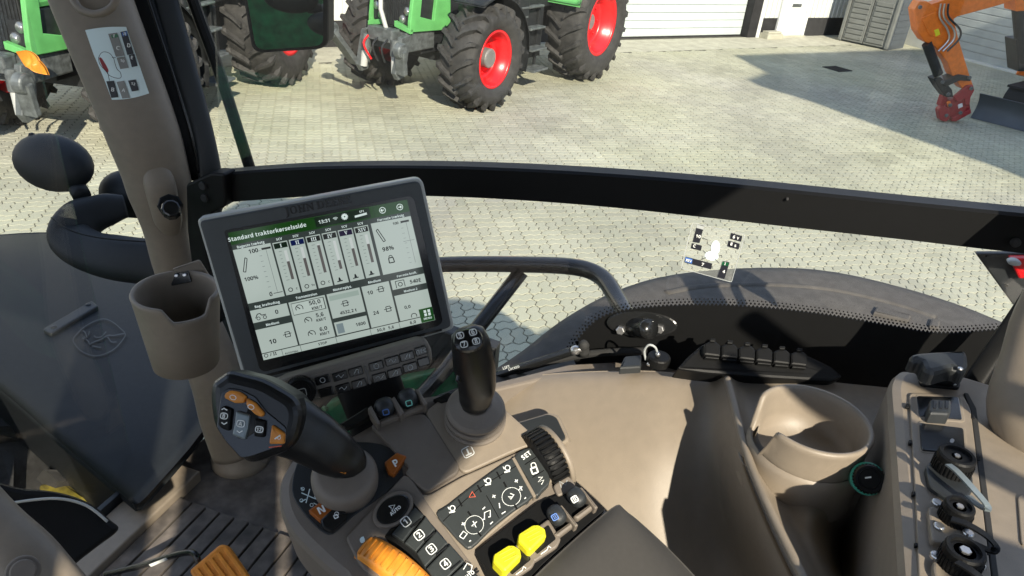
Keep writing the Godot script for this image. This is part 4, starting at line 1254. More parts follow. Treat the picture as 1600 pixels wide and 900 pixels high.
	slab(st, sm(v2([1424, 553, 1445, 549, 1500, 547, 1512, 552, 1514, 570, 1505, 579, 1490, 573, 1462, 580, 1446, 574, 1440, 563, 1427, 560]), 3), lift(PP, 0.034), 0.0, 0.02, 0.006)
	part(lt, "handle", st, M.slate)
	st = st_new()
	cyl(st, hit(1500, 577, lift(PP, 0.034)), Vector3.UP, 0.003, 0.002, 0.0005, 12)
	part(lt, "handle_screw", st, M.steel)
	# strip of flip-lid sockets under the window
	var SP := [at(1180, 560, 1.04), Vector3(0.05, 0.85, 0.5).normalized()]
	var ss := thing("socket_strip", "black strip of six flip-lid sockets below the side window", "socket strip", at(1180, 580, 1.05))
	psl(ss, "base", rnd(v2([1058, 576, 1076, 556, 1100, 536, 1130, 540, 1262, 554, 1300, 572, 1318, 588, 1300, 596, 1200, 590, 1100, 582]), 5), SP, 0.0, 0.03, 0.004, M.black)
	for i in 6:
		var x := 1113 + 27.2 * i
		var y := 545 + 3.0 * i
		var f := psl(ss, "flip_lid", rnd(v2([x - 13, y - 8, x - 5, y - 12, x + 6, y - 12, x + 13.3, y - 6, x + 13.3, y + 12, x - 13, y + 9]), 2.5), lift(SP, 0.012), 0.0, 0.012, 0.003, M.black)
		psl(f, "lid_tab", rnd(rect(x + 1, y - 14, 9, 5, 4), 1.5), lift(SP, 0.014), 0.0, 0.004, 0.001, M.black)
		psl(f, "hinge", rnd(rect(x, y + 13, 22, 4, 5), 1), lift(SP, 0.008), 0.0, 0.006, 0.001, M.black)
	# small capped socket with cord
	var cs := thing("capped_socket", "small round black cap with wire loop on the window sill", "socket", at(1028, 570, 1.07))
	var CP := [at(1028, 566, 1.07), Vector3.UP]
	st = st_new()
	cyl(st, hit(1028, 568, CP), Vector3.UP, 0.0165, 0.014, 0.003, 24)
	part(cs, "cap", st, M.black)
	for p in [[1014, 570], [1041, 571]]:
		st = st_new(true)
		lathe(st, hit(p[0], p[1], CP), Vector3.UP, [[0.004, 0], [0.003, 0.003], [0, 0.004]], 12)
		part(cs, "screw", st, M.steel)
	st = st_new()
	tube(st, curve3([hit(1028, 556, lift(CP, 0.01)), at(1024, 543, 1.05), at(1014, 539, 1.05), at(1007, 548, 1.06), at(1009, 562, 1.07)]), 0.0016, 8)
	part(cs, "wire_loop", st, M.grey_print)
	st = st_new(true)
	lathe(st, at(1028, 553, 1.055), Vector3.UP, [[0.003, -0.004], [0.004, 0.0], [0.0, 0.004]], 12)
	part(cs, "loop_rivet", st, M.steel)
	psl(t, "sill_latch", rnd(v2([976, 556, 1003, 553, 1003, 572, 968, 574]), 3), [at(988, 566, 1.085), Vector3.UP], 0.004, 0.012, 0.003, M.slate)

# ---------------------------------------------------------------- cup holders and plug
func cup(par: Node, top: Vector3, r0: float, r1: float, h: float, wall: float, nang: float, nwid: float, ndep: float, m: Material) -> void:
	var st := st_new(true)
	var n := 56
	var H := func(t: float) -> float:
		var d := absf(angle_difference(t, nang))
		return ndep * (1.0 - smoothstep(nwid * 0.55, nwid, d))
	var prof := [[r1, -h, 0.0], [r1 + (r0 - r1) * 0.5, -h * 0.5, 0.3], [r0 - 0.001, -0.008, 1.0], [r0, -0.003, 1.0], [r0 - wall * 0.25, 0.0, 1.0], [r0 - wall * 0.75, 0.0, 1.0], [r0 - wall, -0.003, 1.0], [r0 - wall - 0.001, -0.01, 1.0], [lerpf(r1, r0, 0.5) - wall, -h * 0.5, 0.3], [r1 - wall, -h + wall * 2, 0.0]]
	var rings := []
	for p in prof:
		var q := PackedVector3Array()
		for i in n:
			var t := TAU * i / n
			var y: float = p[1] - p[2] * float(H.call(t)) * (1.0 if p[2] == 1.0 else 0.4)
			q.append(top + Vector3(cos(t) * p[0], maxf(y, -h), sin(t) * p[0]))
		rings.append(q)
	loft(st, rings, true, true)
	part(par, "cup_wall", st, m)
func build_cups() -> void:
	var c := at(1274, 652, 0.86)
	var t := thing("cup_holder", "large beige cup holder with a side notch standing in the storage tray", "cup holder", c - Vector3.UP * 0.13)
	cup(t, c + Vector3.UP * 0.0, 0.066, 0.06, 0.07, 0.007, 3.15, 0.6, 0.045, M.beige)
	var st := st_new(true)
	lathe(st, c - Vector3.UP * 0.1, Vector3.UP, [[0.068, 0.0], [0.067, 0.05], [0.066, 0.055], [0.0635, 0.058]], 40, false)
	part(t, "collar", st, M.beige)
	var p := thing("lighter_plug", "round black plug with green ring in the tray wall beside the cup holder", "plug", at(1357, 750, 0.80))
	var ax := Vector3(-0.35, 0.6, 0.72).normalized()
	var o := at(1356, 748, 0.81)
	st = st_new()
	lathe(st, o, ax, [[0.018, -0.02], [0.018, 0.0], [0.0165, 0.002], [0.015, 0.002]], 28)
	part(p, "green_ring", st, M.mint_ring)
	st = st_new()
	lathe(st, o, ax, [[0.0155, 0.0], [0.0155, 0.014], [0.014, 0.017], [0.011, 0.017], [0.0105, 0.015], [0.0, 0.015]], 28)
	for i in 28:
		var f := frame_of(ax)
		var d: Vector3 = f[0] * cos(TAU * i / 28) + f[1] * sin(TAU * i / 28)
		bar(st, o + d * 0.0155, o + d * 0.0155 + ax * 0.013, 0.0014, 0.0014, d)
	part(p, "knurled_body", st, M.black)
	st = st_new()
	for k in 2: obox(st, o + ax * 0.0153 + Vector3(-0.002 + 0.004 * k, 0.002 - 0.005 * k, 0.0), Vector3(0.003, 0.001, 0), Vector3(-0.0004, 0.0011, 0), ax * 0.0003)
	part(p, "plug_print", st, M.white_print)
	# holder by the pillar
	c = at(274, 452, 0.97)
	t = thing("cup_holder", "taupe pillar cup holder with a front notch hanging beside the display", "cup holder", c - Vector3.UP * 0.1)
	cup(t, c, 0.055, 0.043, 0.115, 0.006, 0.85, 0.65, 0.02, M.beige)
	st = st_new(true)
	lathe(st, c - Vector3.UP * 0.08, Vector3.UP, [[0.046, 0.0], [0.0, 0.001]], 32)
	part(t, "rubber_bottom", st, M.gloss)
	psl(t, "bracket", rnd(v2([268, 420, 312, 405, 334, 440, 330, 480, 300, 440]), 4), [at(305, 425, 1.02), (EYE - at(305, 425, 1.02)).normalized()], 0.0, 0.03, 0.003, M.beige)
	psl(t, "clip", rnd(v2([262, 428, 294, 424, 299, 441, 268, 447]), 1.5), [at(280, 435, 1.012), Vector3(0.1, 0.3, 1).normalized()], 0.0, 0.003, 0.001, M.gloss)
	for q in [[275, 431], [288, 430]]: psl(t, "screw", circ(q[0], q[1], 3.2, 2.4, -10, 12), [at(280, 435, 1.008), Vector3(0.1, 0.3, 1).normalized()], 0.0, 0.003, 0.0006, M.steel)

# ---------------------------------------------------------------- outside lamps, mirror, stickers, pedals
func build_fittings() -> void:
	var st := st_new(true)
	var w := thing("work_lights", "dark curved bracket carrying two egg-shaped work lights outside the windshield", "work lights", at(150, 395, 1.48))
	limb(st, [[196, 322, 1.55, 36], [162, 329, 1.53, 52], [126, 345, 1.51, 66], [110, 370, 1.49, 64], [140, 392, 1.47, 66], [190, 404, 1.455, 72], [262, 412, 1.44, 72]], 0.7, 24, 6, 0.75)
	part(w, "bracket", st, M.fender)
	st = st_new(true)
	tube(st, curve3([at(80, 340, 1.44), at(110, 360, 1.43), at(160, 372, 1.42), at(235, 378, 1.41)]), 0.0016, 6)
	part(w, "bracket_seam", st, M.black)
	for e in [[83, 254, 1.55, 66, 53, 14.0, 0.8], [205, 303, 1.60, 52, 42, 10.0, 0.7]]:
		var c := at(e[0], e[1], e[2])
		var n := (EYE - c).normalized()
		var x := (at(e[0] + cos(deg_to_rad(e[5])), e[1] + sin(deg_to_rad(e[5])), e[2]) - c).normalized()
		var y := n.cross(x)
		st = st_new(true)
		var rings := []
		for i in 13:
			var a := PI * i / 12 - PI / 2
			rings.append(ring(c + x * (sin(a) * e[3] * e[2] / FPX), y, n, cos(a) * e[4] * e[2] / FPX + 0.0003, cos(a) * e[4] * e[6] * e[2] / FPX + 0.0003, 28))
		loft(st, rings)
		var sh := part(w, "lamp_shell", st, M.fender)
		if e[0] < 100:
			st = st_new(true)
			lathe(st, at(50, 213, 1.55), y, [[0.007, -0.006], [0.007, 0.004], [0.004, 0.007], [0, 0.008]], 14)
			part(sh, "pivot_nub", st, M.fender)
			st = st_new(true)
			tube(st, PackedVector3Array([at(118, 288, 1.55), at(128, 306, 1.53)]), 0.018, 14)
			part(w, "lamp_stem", st, M.fender)
	# rear-view mirror seen through the glass
	var mc := at(443, 20, 1.95)
	var MP := [mc, ((EYE - mc).normalized() * 1.25 + (tc(1.7, 1.9, 0.6) - mc).normalized()).normalized()]
	var mr := thing("wing_mirror", "black-framed rectangular wing mirror hanging outside the side window", "mirror", mc)
	psl(mr, "housing", rnd(v2([370, -60, 511, -66, 512, 70, 500, 78, 404, 84, 392, 76]), 10), MP, 0.0, 0.05, 0.008, M.black)
	psl(mr, "mirror_glass", rnd(v2([377, -54, 505, -60, 505, 66, 496, 72, 408, 78, 399, 71]), 8), MP, 0.0015, 0.002, 0.0, M.mirror)
	# round knob on the pillar boss
	var k := Node3D.new()
	k.name = "clamp_knob"
	cab.add_child(k)
	k.position = at(268, 328, 1.23) - cab.position
	st = st_new()
	var kn := (EYE - at(268, 328, 1.23) + Vector3.UP * 0.5).normalized()
	cyl(st, at(266, 322, 1.235), kn, 0.020, 0.008, 0.003, 8)
	part(k, "flange", st, M.black)
	st = st_new()
	cyl(st, at(268, 330, 1.228), kn, 0.0155, 0.02, 0.004, 10)
	part(k, "grip", st, M.gloss)
	# sticker on the pillar
	var sk := thing("pillar_sticker", "pale blue instruction sticker with dark symbols on the beige pillar", "sticker", at(184, 100, 1.165))
	var sd := func(x: float, y: float, up: float) -> Vector3:
		var cx := lerpf(143, 217, y / 190.0)
		var ax := lerpf(1.18, 1.25, y / 190.0)
		var tt := clampf((x - cx) / 62.0, -0.95, 0.95)
		return at(x, y, ax - 0.040 * sqrt(1 - tt * tt * 0.64) - 0.003 - up)
	var g := []
	for i in 5:
		var r := []
		for j in 6: r.append(sd.call(lerpf(lerpf(133, 197, j / 5.0), lerpf(171, 233, j / 5.0), i / 4.0), lerpf(lerpf(47, 42, j / 5.0), lerpf(156, 146, j / 5.0), i / 4.0) - 2.0 * sin(PI * j / 5.0) * (1 - i / 4.0) + 3.0 * sin(PI * j / 5.0) * i / 4.0, 0.0))
		g.append(r)
	st = st_new(true)
	patch(st, g, 3)
	part(sk, "film", st, M.film)
	var patchq := func(called: String, c: Array, m: Material) -> void:
		var s2 := st_new()
		var q := []
		for i in 3:
			var r := []
			for j in 3:
				var a := Vector2(c[0], c[1]).lerp(Vector2(c[2], c[3]), j / 2.0)
				var b := Vector2(c[6], c[7]).lerp(Vector2(c[4], c[5]), j / 2.0)
				var v := a.lerp(b, i / 2.0)
				r.append(sd.call(v.x, v.y, 0.0012))
			q.append(r)
		patch(s2, q, 2)
		part(sk, called, s2, m)
	for q in [[188, 50, 198, 48, 209, 84, 199, 86], [201, 86, 210, 84, 215, 103, 206, 105], [166, 127, 178, 126, 185, 152, 174, 153], [200, 126, 212, 124, 217, 141, 206, 143]]: patchq.call("black_box", q, M.navy_print)
	for q in [[169, 53, 183, 51, 195, 87, 181, 89], [182, 90, 195, 88, 201, 106, 188, 108], [182, 128, 194, 126, 203, 153, 191, 154]]: patchq.call("grey_box", q, M.hub_grey)
	patchq.call("green_field", [173, 55, 183, 53, 185, 58, 175, 60], M.jd_green)
	patchq.call("blue_field", [190, 51, 198, 49, 200, 55, 192, 57], M.blue_print)
	st = st_new()
	var TP := [at(190, 100, 1.159), (EYE - at(190, 100, 1.159)).normalized()]
	for q in [["I", 178, 56, 4], ["C", 184, 75, 6], ["II", 195, 53, 4], ["D", 201, 71, 6], ["10", 191, 95, 4], ["E", 206, 90, 5], ["B", 176, 140, 6], ["A", 193, 141, 5], ["12", 208, 131, 4]]: mark(st, q[0], q[1], q[2], q[3], TP, 12, 0.004)
	part(sk, "symbols", st, M.white_print)
	st = st_new()
	for l in [[154, 90, 158, 83, 164, 81, 172, 84, 178, 92], [154, 90, 156, 100, 166, 112, 171, 118, 182, 122, 189, 121, 188, 113, 183, 108, 180, 100, 178, 92], [168, 112, 171, 126], [175, 90, 181, 90]]: ribbon(st, sm(v2(l), 4, false), 0.9, TP, false, 0.004)
	part(sk, "lever_drawing", st, M.navy_print)
	psl(sk, "drawing_fill", sm(v2([155, 92, 159, 91, 169, 108, 168, 113, 162, 108]), 3), TP, 0.0035, 0.0005, 0.0, M.dark_red)
	# clear decal on the window
	var DP := [on_b(1113, 396, 1.02), -TR]
	var de := thing("window_decal", "clear instruction decal with black symbol boxes and joystick drawing on the side window", "decal", hit(1113, 396, DP))
	psl(de, "film", rnd(v2([1082, 348, 1164, 367, 1143, 441, 1064, 419]), 3), DP, 0.0, 0.0006, 0.0, M.clearfilm)
	st = st_new()
	ribbon(st, rnd(v2([1082, 348, 1164, 367, 1143, 441, 1064, 419]), 3), 0.9, DP, true, 0.0008)
	part(de, "film_edge", st, M.grey_print)
	for q in [[1089, 351, 1100, 353, 1093, 380, 1082, 378], [1081, 380, 1097, 384, 1095, 392, 1079, 388], [1071, 401, 1113, 412, 1111, 421, 1069, 410], [1129, 408, 1140, 410, 1132, 436, 1121, 433], [1142, 364, 1160, 369, 1158, 378, 1140, 373], [1138, 376, 1156, 381, 1154, 390, 1136, 385]]: psl(de, "symbol_box", rnd(v2(q), 1), DP, 0.001, 0.0006, 0.0, M.navy_print)
	psl(de, "blue_field", v2([1071, 402, 1082, 405, 1081, 412, 1070, 409]), DP, 0.0018, 0.0005, 0.0, M.blue_print)
	psl(de, "green_field", v2([1129, 409, 1139, 411, 1137, 416, 1127, 414]), DP, 0.0018, 0.0005, 0.0, M.jd_green)
	psl(de, "grey_field", v2([1089, 351, 1100, 354, 1099, 359, 1088, 356]), DP, 0.0018, 0.0005, 0.0, M.grey_print)
	psl(de, "drawn_base", circ(1112, 400, 11, 7, 8), DP, 0.001, 0.0005, 0.0, M.film)
	psl(de, "drawn_grip", circ(1118, 387, 7, 11, 4), DP, 0.0016, 0.0005, 0.0, M.film)
	st = st_new()
	for q in [["10", 1091, 369, 5, 12], ["C", 1085, 384, 5, 12], ["XIV", 1076, 407, 4, 14], ["I", 1133, 412, 4, 12], ["6", 1147, 370, 5, 12], ["8", 1143, 381, 5, 12], ["V", 1153, 372, 4, 12], ["5", 1149, 384, 4, 12], ["7", 1098, 413, 5, 14], ["4", 1131, 424, 5, 12]]: mark(st, q[0], q[1], q[2], q[3], DP, q[4], 0.0024)
	part(de, "symbols", st, M.white_print)
	st = st_new()
	for l in [[1104, 402, 1095, 406], [1103, 396, 1098, 391], [1123, 400, 1128, 399], [1118, 405, 1124, 412], [1098, 372, 1106, 375, 1105, 381, 1111, 384]]: ribbon(st, v2(l), 0.9, DP, false, 0.0024)
	part(de, "leader_lines", st, M.navy_print)
	# pedal
	var pd := thing("pedal", "ribbed orange pedal on a black arm above the grooved floor", "pedal", on_y(340, 890, 1.69))
	var FP := [at(340, 880, 1.36), Vector3(0.1, 0.8, 0.6).normalized()]
	psl(pd, "pad", rnd(v2([295, 892, 344, 850, 356, 852, 392, 905, 380, 940, 330, 945]), 6), FP, 0.0, 0.02, 0.004, M.orange)
	for i in 5:
		var a := Vector2(304 + i * 11.0, 892 - i * 8.5)
		var b := a + Vector2(34, 46)
		psl(pd, "pad_rib", v2([a.x, a.y, a.x + 5, a.y - 4, b.x + 5, b.y - 4, b.x, b.y]), FP, 0.004, 0.004, 0.001, M.orange)
	st = st_new()
	tube(st, curve3([at(165, 897, 1.42), at(220, 884, 1.41), at(270, 868, 1.40), at(296, 863, 1.39), at(306, 868, 1.38), at(312, 884, 1.38)]), 0.006, 10)
	part(pd, "arm", st, M.gloss)
	psl(pd, "arm_tip", rnd(v2([232, 882, 262, 870, 264, 874, 236, 886]), 1.5), [at(250, 878, 1.39), (EYE - at(250, 878, 1.39)).normalized()], 0.0, 0.003, 0.001, M.silver)

# ---------------------------------------------------------------- touchscreen display
func screen_image() -> Image:
	var im := Image.create(640, 480, false, Image.FORMAT_RGB8)
	var bg := Color(0.80, 0.86, 0.83)
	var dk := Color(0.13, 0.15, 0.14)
	im.fill(Color(0.24, 0.28, 0.27))  # dark areas lifted, washed-out glare is put into the screen colour
	var R := func(x0: float, y0: float, x1: float, y1: float, c: Color) -> void: im.fill_rect(Rect2i(int(x0 * 640), int(y0 * 480), int((x1 - x0) * 640), int((y1 - y0) * 480)), c)
	R.call(0, 0, 1, 0.092, Color(0.10, 0.29, 0.07))
	R.call(0.47, 0.008, 0.78, 0.085, Color(0.05, 0.14, 0.06))
	R.call(0.80, 0.0, 0.803, 0.09, Color(0.05, 0.16, 0.05))
	R.call(0.0, 0.13, 0.205, 0.545, bg)
	for i in 6:
		var x := 0.215 + 0.091 * i
		R.call(x, 0.135, x + 0.082, 0.545, bg)
		R.call(x + 0.005, 0.142, x + 0.077, 0.182, [Color(0.03, 0.13, 0.06), Color(0.05, 0.11, 0.33), dk, dk, Color(0.11, 0.07, 0.22), dk][i])
		R.call(x + 0.05, 0.205, x + 0.066, 0.43, Color(0.9, 0.93, 0.92))
		R.call(x + 0.05, [0.29, 0.29, 0.215, 0.36, 0.29, 0.28][i], x + 0.066, 0.43, Color(0.42, 0.41, 0.40))
		for k in 9: R.call(x + 0.022, 0.205 + 0.028 * k, x + (0.034 if k % 4 else 0.04), 0.209 + 0.028 * k, Color(0.3, 0.33, 0.32))
	R.call(0.768, 0.13, 1.0, 0.545, bg)
	for k in 9:
		R.call(0.13, 0.17 + 0.04 * k, 0.145, 0.174 + 0.04 * k, Color(0.35, 0.38, 0.37))
		R.call(0.93, 0.17 + 0.04 * k, 0.945, 0.174 + 0.04 * k, Color(0.45, 0.5, 0.49))
	R.call(0.172, 0.17, 0.174, 0.5, Color(0.4, 0.43, 0.42))
	R.call(0.965, 0.17, 0.967, 0.5, Color(0.4, 0.43, 0.42))
	R.call(0.15, 0.155, 0.2, 0.17, dk)
	R.call(0.935, 0.155, 0.985, 0.17, dk)
	R.call(0.925, 0.315, 0.99, 0.319, Color(0.35, 0.38, 0.37))
	R.call(0.15, 0.505, 0.2, 0.511, dk)
	R.call(0.0, 0.60, 0.205, 0.70, bg)
	R.call(0.0, 0.755, 0.205, 0.945, bg)
	R.call(0.215, 0.60, 0.42, 0.945, bg)
	R.call(0.43, 0.60, 0.62, 0.80, bg)
	R.call(0.43, 0.835, 0.62, 0.945, bg)
	R.call(0.63, 0.60, 0.79, 0.945, bg)
	R.call(0.80, 0.60, 1.0, 0.68, bg)
	R.call(0.80, 0.73, 1.0, 0.945, bg)
	R.call(0.225, 0.613, 0.41, 0.71, Color(0.25, 0.28, 0.27))
	R.call(0.228, 0.617, 0.407, 0.706, Color(0.84, 0.9, 0.87))
	R.call(0.44, 0.62, 0.61, 0.66, Color(0.7, 0.78, 0.74))
	R.call(0.44, 0.85, 0.48, 0.93, Color(0.55, 0.62, 0.64))
	R.call(0.0, 0.95, 1.0, 1.0, bg)
	R.call(0.0, 0.948, 1.0, 0.951, dk)
	for x in [0.11, 0.215, 0.42, 0.62, 0.79]: R.call(x, 0.95, x + 0.003, 1.0, dk)
	R.call(0.92, 0.885, 1.0, 1.0, Color(0.10, 0.33, 0.12))
	return im
func build_display() -> void:
	var n := Vector3(0.245, 0.25, 0.937).normalized()
	var c := at(517, 432, 0.9)
	var P := [c, n]
	var d := thing("display", "tilted dark-framed touchscreen showing tractor data beside the pillar", "display", c - Vector3.UP * 0.12)
	psl(d, "silver_edge", rnd(v2([307, 342, 652, 278, 661, 283, 710, 511, 705, 516, 392, 607, 382, 600]), 9), P, -0.002, 0.02, 0.003, M.silver)
	psl(d, "bezel", rnd(v2([311, 346, 650, 283, 657, 287, 705, 508, 701, 513, 394, 602, 386, 597]), 8), P, 0.001, 0.006, 0.002, M.bezel)
	psl(d, "back_housing", rnd(v2([330, 350, 650, 292, 694, 505, 420, 582]), 8), P, -0.022, 0.03, 0.01, M.black)
	psl(d, "screen_recess", rnd(v2([350, 360, 640, 306, 647, 311, 692, 502, 686, 509, 413, 581, 405, 576]), 5), P, 0.0016, 0.002, 0.0, M.gloss)
	psl(d, "slot", rnd(v2([412, 586, 690, 514, 691, 517, 414, 590]), 1), P, 0.0018, 0.001, 0.0, M.gloss)
	var cs := []
	for p in [[356, 364], [636, 312], [680, 500], [412, 563]]: cs.append(hit(p[0], p[1], lift(P, 0.0022)))
	var st := SurfaceTool.new()
	st.begin(Mesh.PRIMITIVE_TRIANGLES)
	var uv := [Vector2(0, 0), Vector2(1, 0), Vector2(1, 1), Vector2(0, 1)]
	var N := 10
	var S := func(u: float, v: float, up := 0.0) -> Vector3: return (cs[0].lerp(cs[1], u)).lerp(cs[3].lerp(cs[2], u), v) + n * up
	for i in N:
		for j in N:
			for q in [[0, 0], [1, 0], [1, 1], [0, 0], [1, 1], [0, 1]]:
				var u := float(i + q[0]) / N
				var v := float(j + q[1]) / N
				st.set_normal(n)
				st.set_uv(Vector2(u, v))
				st.add_vertex(S.call(u, v))
	var sm2 := StandardMaterial3D.new()
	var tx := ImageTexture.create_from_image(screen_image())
	sm2.albedo_color = Color(0.02, 0.02, 0.02)
	sm2.roughness = 0.12
	sm2.emission_enabled = true
	sm2.emission_texture = tx
	sm2.emission = Color.BLACK
	sm2.emission_operator = BaseMaterial3D.EMISSION_OP_ADD
	sm2.emission_energy_multiplier = 0.28
	sm2.cull_mode = BaseMaterial3D.CULL_DISABLED
	M["screen"] = sm2
	var mi := MeshInstance3D.new()
	mi.mesh = st.commit()
	mi.name = "screen"
	mi.material_override = sm2
	d.add_child(mi, true)
	mi.position = -d.position
	# what is written on it
	var X: Vector3 = S.call(0.6, 0.5) - S.call(0.4, 0.5)
	var dk := st_new()
	var wh := st_new()
	var W := 0.00145
	var T := func(s2: SurfaceTool, tx2: String, u: float, v: float, h: float, serif := false) -> void: letters(s2, tx2, S.call(u, v, 0.0002), X, n, h * W, serif, 0.0001)
	T.call(wh, "Standard traktorkørselsside", 0.205, 0.048, 3.3)
	T.call(wh, "13:31", 0.52, 0.045, 2.8)
	T.call(wh, "SF1", 0.735, 0.025, 1.8)
	T.call(wh, "Bageste trækstg", 0.1, 0.113, 2.0)
	T.call(wh, "Forreste trækstg", 0.885, 0.113, 2.0)
	for i in 6:
		T.call(wh, "SCV", 0.256 + 0.091 * i, 0.113, 1.9)
		T.call(wh, ["I", "II", "III", "IV", "V", "XIV"][i], 0.256 + 0.091 * i, 0.163, 2.8, true)
		if i < 3: T.call(dk, ["C", "Tv", "C"][i], 0.28 + 0.091 * i, 0.505, 1.8)
	for q in [["Bag_kraftudtag", 0.1, 0.578, 2.0], ["Medium", 0.1, 0.733, 2.0], ["Transmission", 0.32, 0.578, 2.0], ["Motoroplys.", 0.525, 0.578, 2.0], ["Medium", 0.71, 0.578, 2.0], ["Forreste kraft.", 0.9, 0.578, 1.8], ["Medium 2", 0.9, 0.71, 1.8], ["MENU", 0.96, 0.97, 1.8]]: T.call(wh, q[0], q[1], q[2], q[3])
	for q in [["100", 0.105, 0.163, 3.4], ["100%", 0.055, 0.36, 3.2], ["0", 0.135, 0.508, 3.4], ["100", 0.905, 0.163, 2.2], ["98%", 0.83, 0.345, 3.6], ["0", 0.14, 0.65, 3.6], ["10", 0.075, 0.87, 4.0], ["50,0", 0.355, 0.64, 3.6], ["KM/T", 0.36, 0.685, 2.6], ["5,6", 0.365, 0.745, 3.4], ["KM/T", 0.365, 0.785, 2.4], ["6,0", 0.365, 0.86, 3.4], ["KM/T", 0.365, 0.9, 2.4], ["4532,2 t", 0.525, 0.77, 2.8], ["1800", 0.575, 0.89, 2.8], ["10", 0.67, 0.66, 3.2], ["24", 0.675, 0.83, 3.2], ["540E", 0.94, 0.645, 3.2], ["0,0", 0.86, 0.84, 2.8], ["AUTOTRAC", 0.16, 0.988, 1.6], ["/ II", 0.06, 0.968, 2.8], ["STOP", 0.34, 0.975, 2.2], ["50,0", 0.68, 0.975, 2.6], ["5,6", 0.74, 0.975, 2.6], ["6,0", 0.87, 0.975, 2.8]]: T.call(dk, q[0], q[1], q[2], q[3])
	# line icons: rings, arrows, gauges
	var ln := func(s2: SurfaceTool, pts: Array, w: float, closed := false) -> void:
		for i in (pts.size() if closed else pts.size() - 1):
			var a: Vector3 = S.call(pts[i].x, pts[i].y, 0.0003)
			var b: Vector3 = S.call(pts[(i + 1) % pts.size()].x, pts[(i + 1) % pts.size()].y, 0.0003)
			var q := (b - a).cross(n).normalized() * w * 0.0005
			quad(s2, a - q, b - q, b + q, a + q)
	var rg := func(s2: SurfaceTool, u: float, v: float, r: float, w: float, a0 := 0.0, a1 := TAU) -> void:
		var pts := []
		for i in 13: pts.append(Vector2(u + cos(lerpf(a0, a1, i / 12.0)) * r, v + sin(lerpf(a0, a1, i / 12.0)) * r * 1.33))
		ln.call(s2, pts, w)
	for i in 6:
		var u := 0.245 + 0.091 * i
		if i < 3: rg.call(dk, u, 0.505, 0.011, 0.9)
		else:
			ln.call(dk, [Vector2(u - 0.012, 0.52), Vector2(u + 0.02, 0.518)], 1.2)
			ln.call(dk, [Vector2(u, 0.518), Vector2(u + 0.004, 0.49), Vector2(u + 0.01, 0.518)], 1.4)
	for u in [0.85, 0.95]:
		rg.call(wh, u, 0.045, 0.017, 0.9)
		var s := 1 if u > 0.9 else -1
		ln.call(wh, [Vector2(u - 0.009 * s, 0.045), Vector2(u + 0.009 * s, 0.045)], 1.2)
		ln.call(wh, [Vector2(u + 0.002 * s, 0.035), Vector2(u + 0.009 * s, 0.045), Vector2(u + 0.002 * s, 0.055)], 1.2)
	for k in 3: rg.call(wh, 0.583, 0.055, 0.006 + 0.006 * k, 0.6, -2.4, -0.75)
	rg.call(wh, 0.635, 0.04, 0.012, 3.0)
	ln.call(wh, [Vector2(0.69, 0.055), Vector2(0.76, 0.047)], 2.6)
	for q in [[0.265, 0.66], [0.295, 0.77], [0.295, 0.88]]:
		rg.call(dk, q[0], q[1], 0.02, 0.9, -3.6, 0.5)
		ln.call(dk, [Vector2(q[0] - 0.012, q[1] - 0.016), Vector2(q[0] + 0.004, q[1] + 0.006)], 1.1)
	for q in [[0.04, 0.25, 1], [0.81, 0.23, -1]]:
		ln.call(dk, [Vector2(q[0] - 0.016 * q[2], q[1] + 0.05), Vector2(q[0] + 0.012 * q[2], q[1] - 0.05), Vector2(q[0] + 0.022 * q[2], q[1] - 0.04), Vector2(q[0] - 0.004 * q[2], q[1] + 0.056)], 0.9, true)
	ln.call(dk, [Vector2(0.82, 0.42), Vector2(0.845, 0.42), Vector2(0.848, 0.46), Vector2(0.818, 0.46)], 1.2, true)
	rg.call(dk, 0.8325, 0.415, 0.01, 0.9, -3.14, 0.0)
	for q in [[0.165, 0.84], [0.735, 0.65], [0.75, 0.82], [0.52, 0.70]]:
		ln.call(dk, [Vector2(q[0] - 0.012, q[1] - 0.02), Vector2(q[0] + 0.012, q[1] - 0.02), Vector2(q[0] + 0.014, q[1] + 0.02), Vector2(q[0] - 0.014, q[1] + 0.02)], 0.9, true)
		ln.call(dk, [Vector2(q[0] - 0.026, q[1]), Vector2(q[0] + 0.022, q[1] - 0.004)], 0.8)
	ln.call(dk, [Vector2(0.02, 0.665), Vector2(0.035, 0.635), Vector2(0.05, 0.635), Vector2(0.055, 0.65), Vector2(0.08, 0.65)], 1.0)
	for u in [0.035, 0.07]: rg.call(dk, u, 0.67, 0.009, 0.8)
	rg.call(dk, 0.85, 0.645, 0.012, 0.9)
	ln.call(dk, [Vector2(0.825, 0.67), Vector2(0.825, 0.615), Vector2(0.875, 0.615), Vector2(0.875, 0.67)], 0.8)
	rg.call(dk, 0.885, 0.925, 0.016, 0.9, -3.6, 0.5)
	rg.call(dk, 0.02, 0.968, 0.01, 0.8)
	for q in [[0.945, 0.91], [0.968, 0.91], [0.945, 0.938], [0.968, 0.938]]: ln.call(wh, [Vector2(q[0], q[1]), Vector2(q[0] + 0.015, q[1])], 3.6)
	part(mi, "dark_writing", dk, M.navy_print)
	part(mi, "light_writing", wh, M.lit_print)
	st = st_new()
	var q1 := lift(P, 0.0012)
	var o := hit(498, 321, q1)
	letters(st, "JOHN DEERE", o, hit(540, 313, q1) - hit(455, 329, q1), n, 0.0086, true)
	part(d, "lettering", st, M.gloss)
	# button bar below
	var B := [at(560, 585, 0.895), (n + Vector3.UP * 0.1).normalized()]
	var bb := thing("button_bar", "slim taupe bar of black shortcut keys with a round dial under the display", "control panel", hit(560, 610, B))
	psl(bb, "body", rnd(v2([432, 598, 446, 590, 652, 531, 666, 532, 674, 545, 676, 564, 664, 575, 470, 631, 452, 632, 440, 620]), 6), B, 0.0, 0.02, 0.003, M.bar_grey)
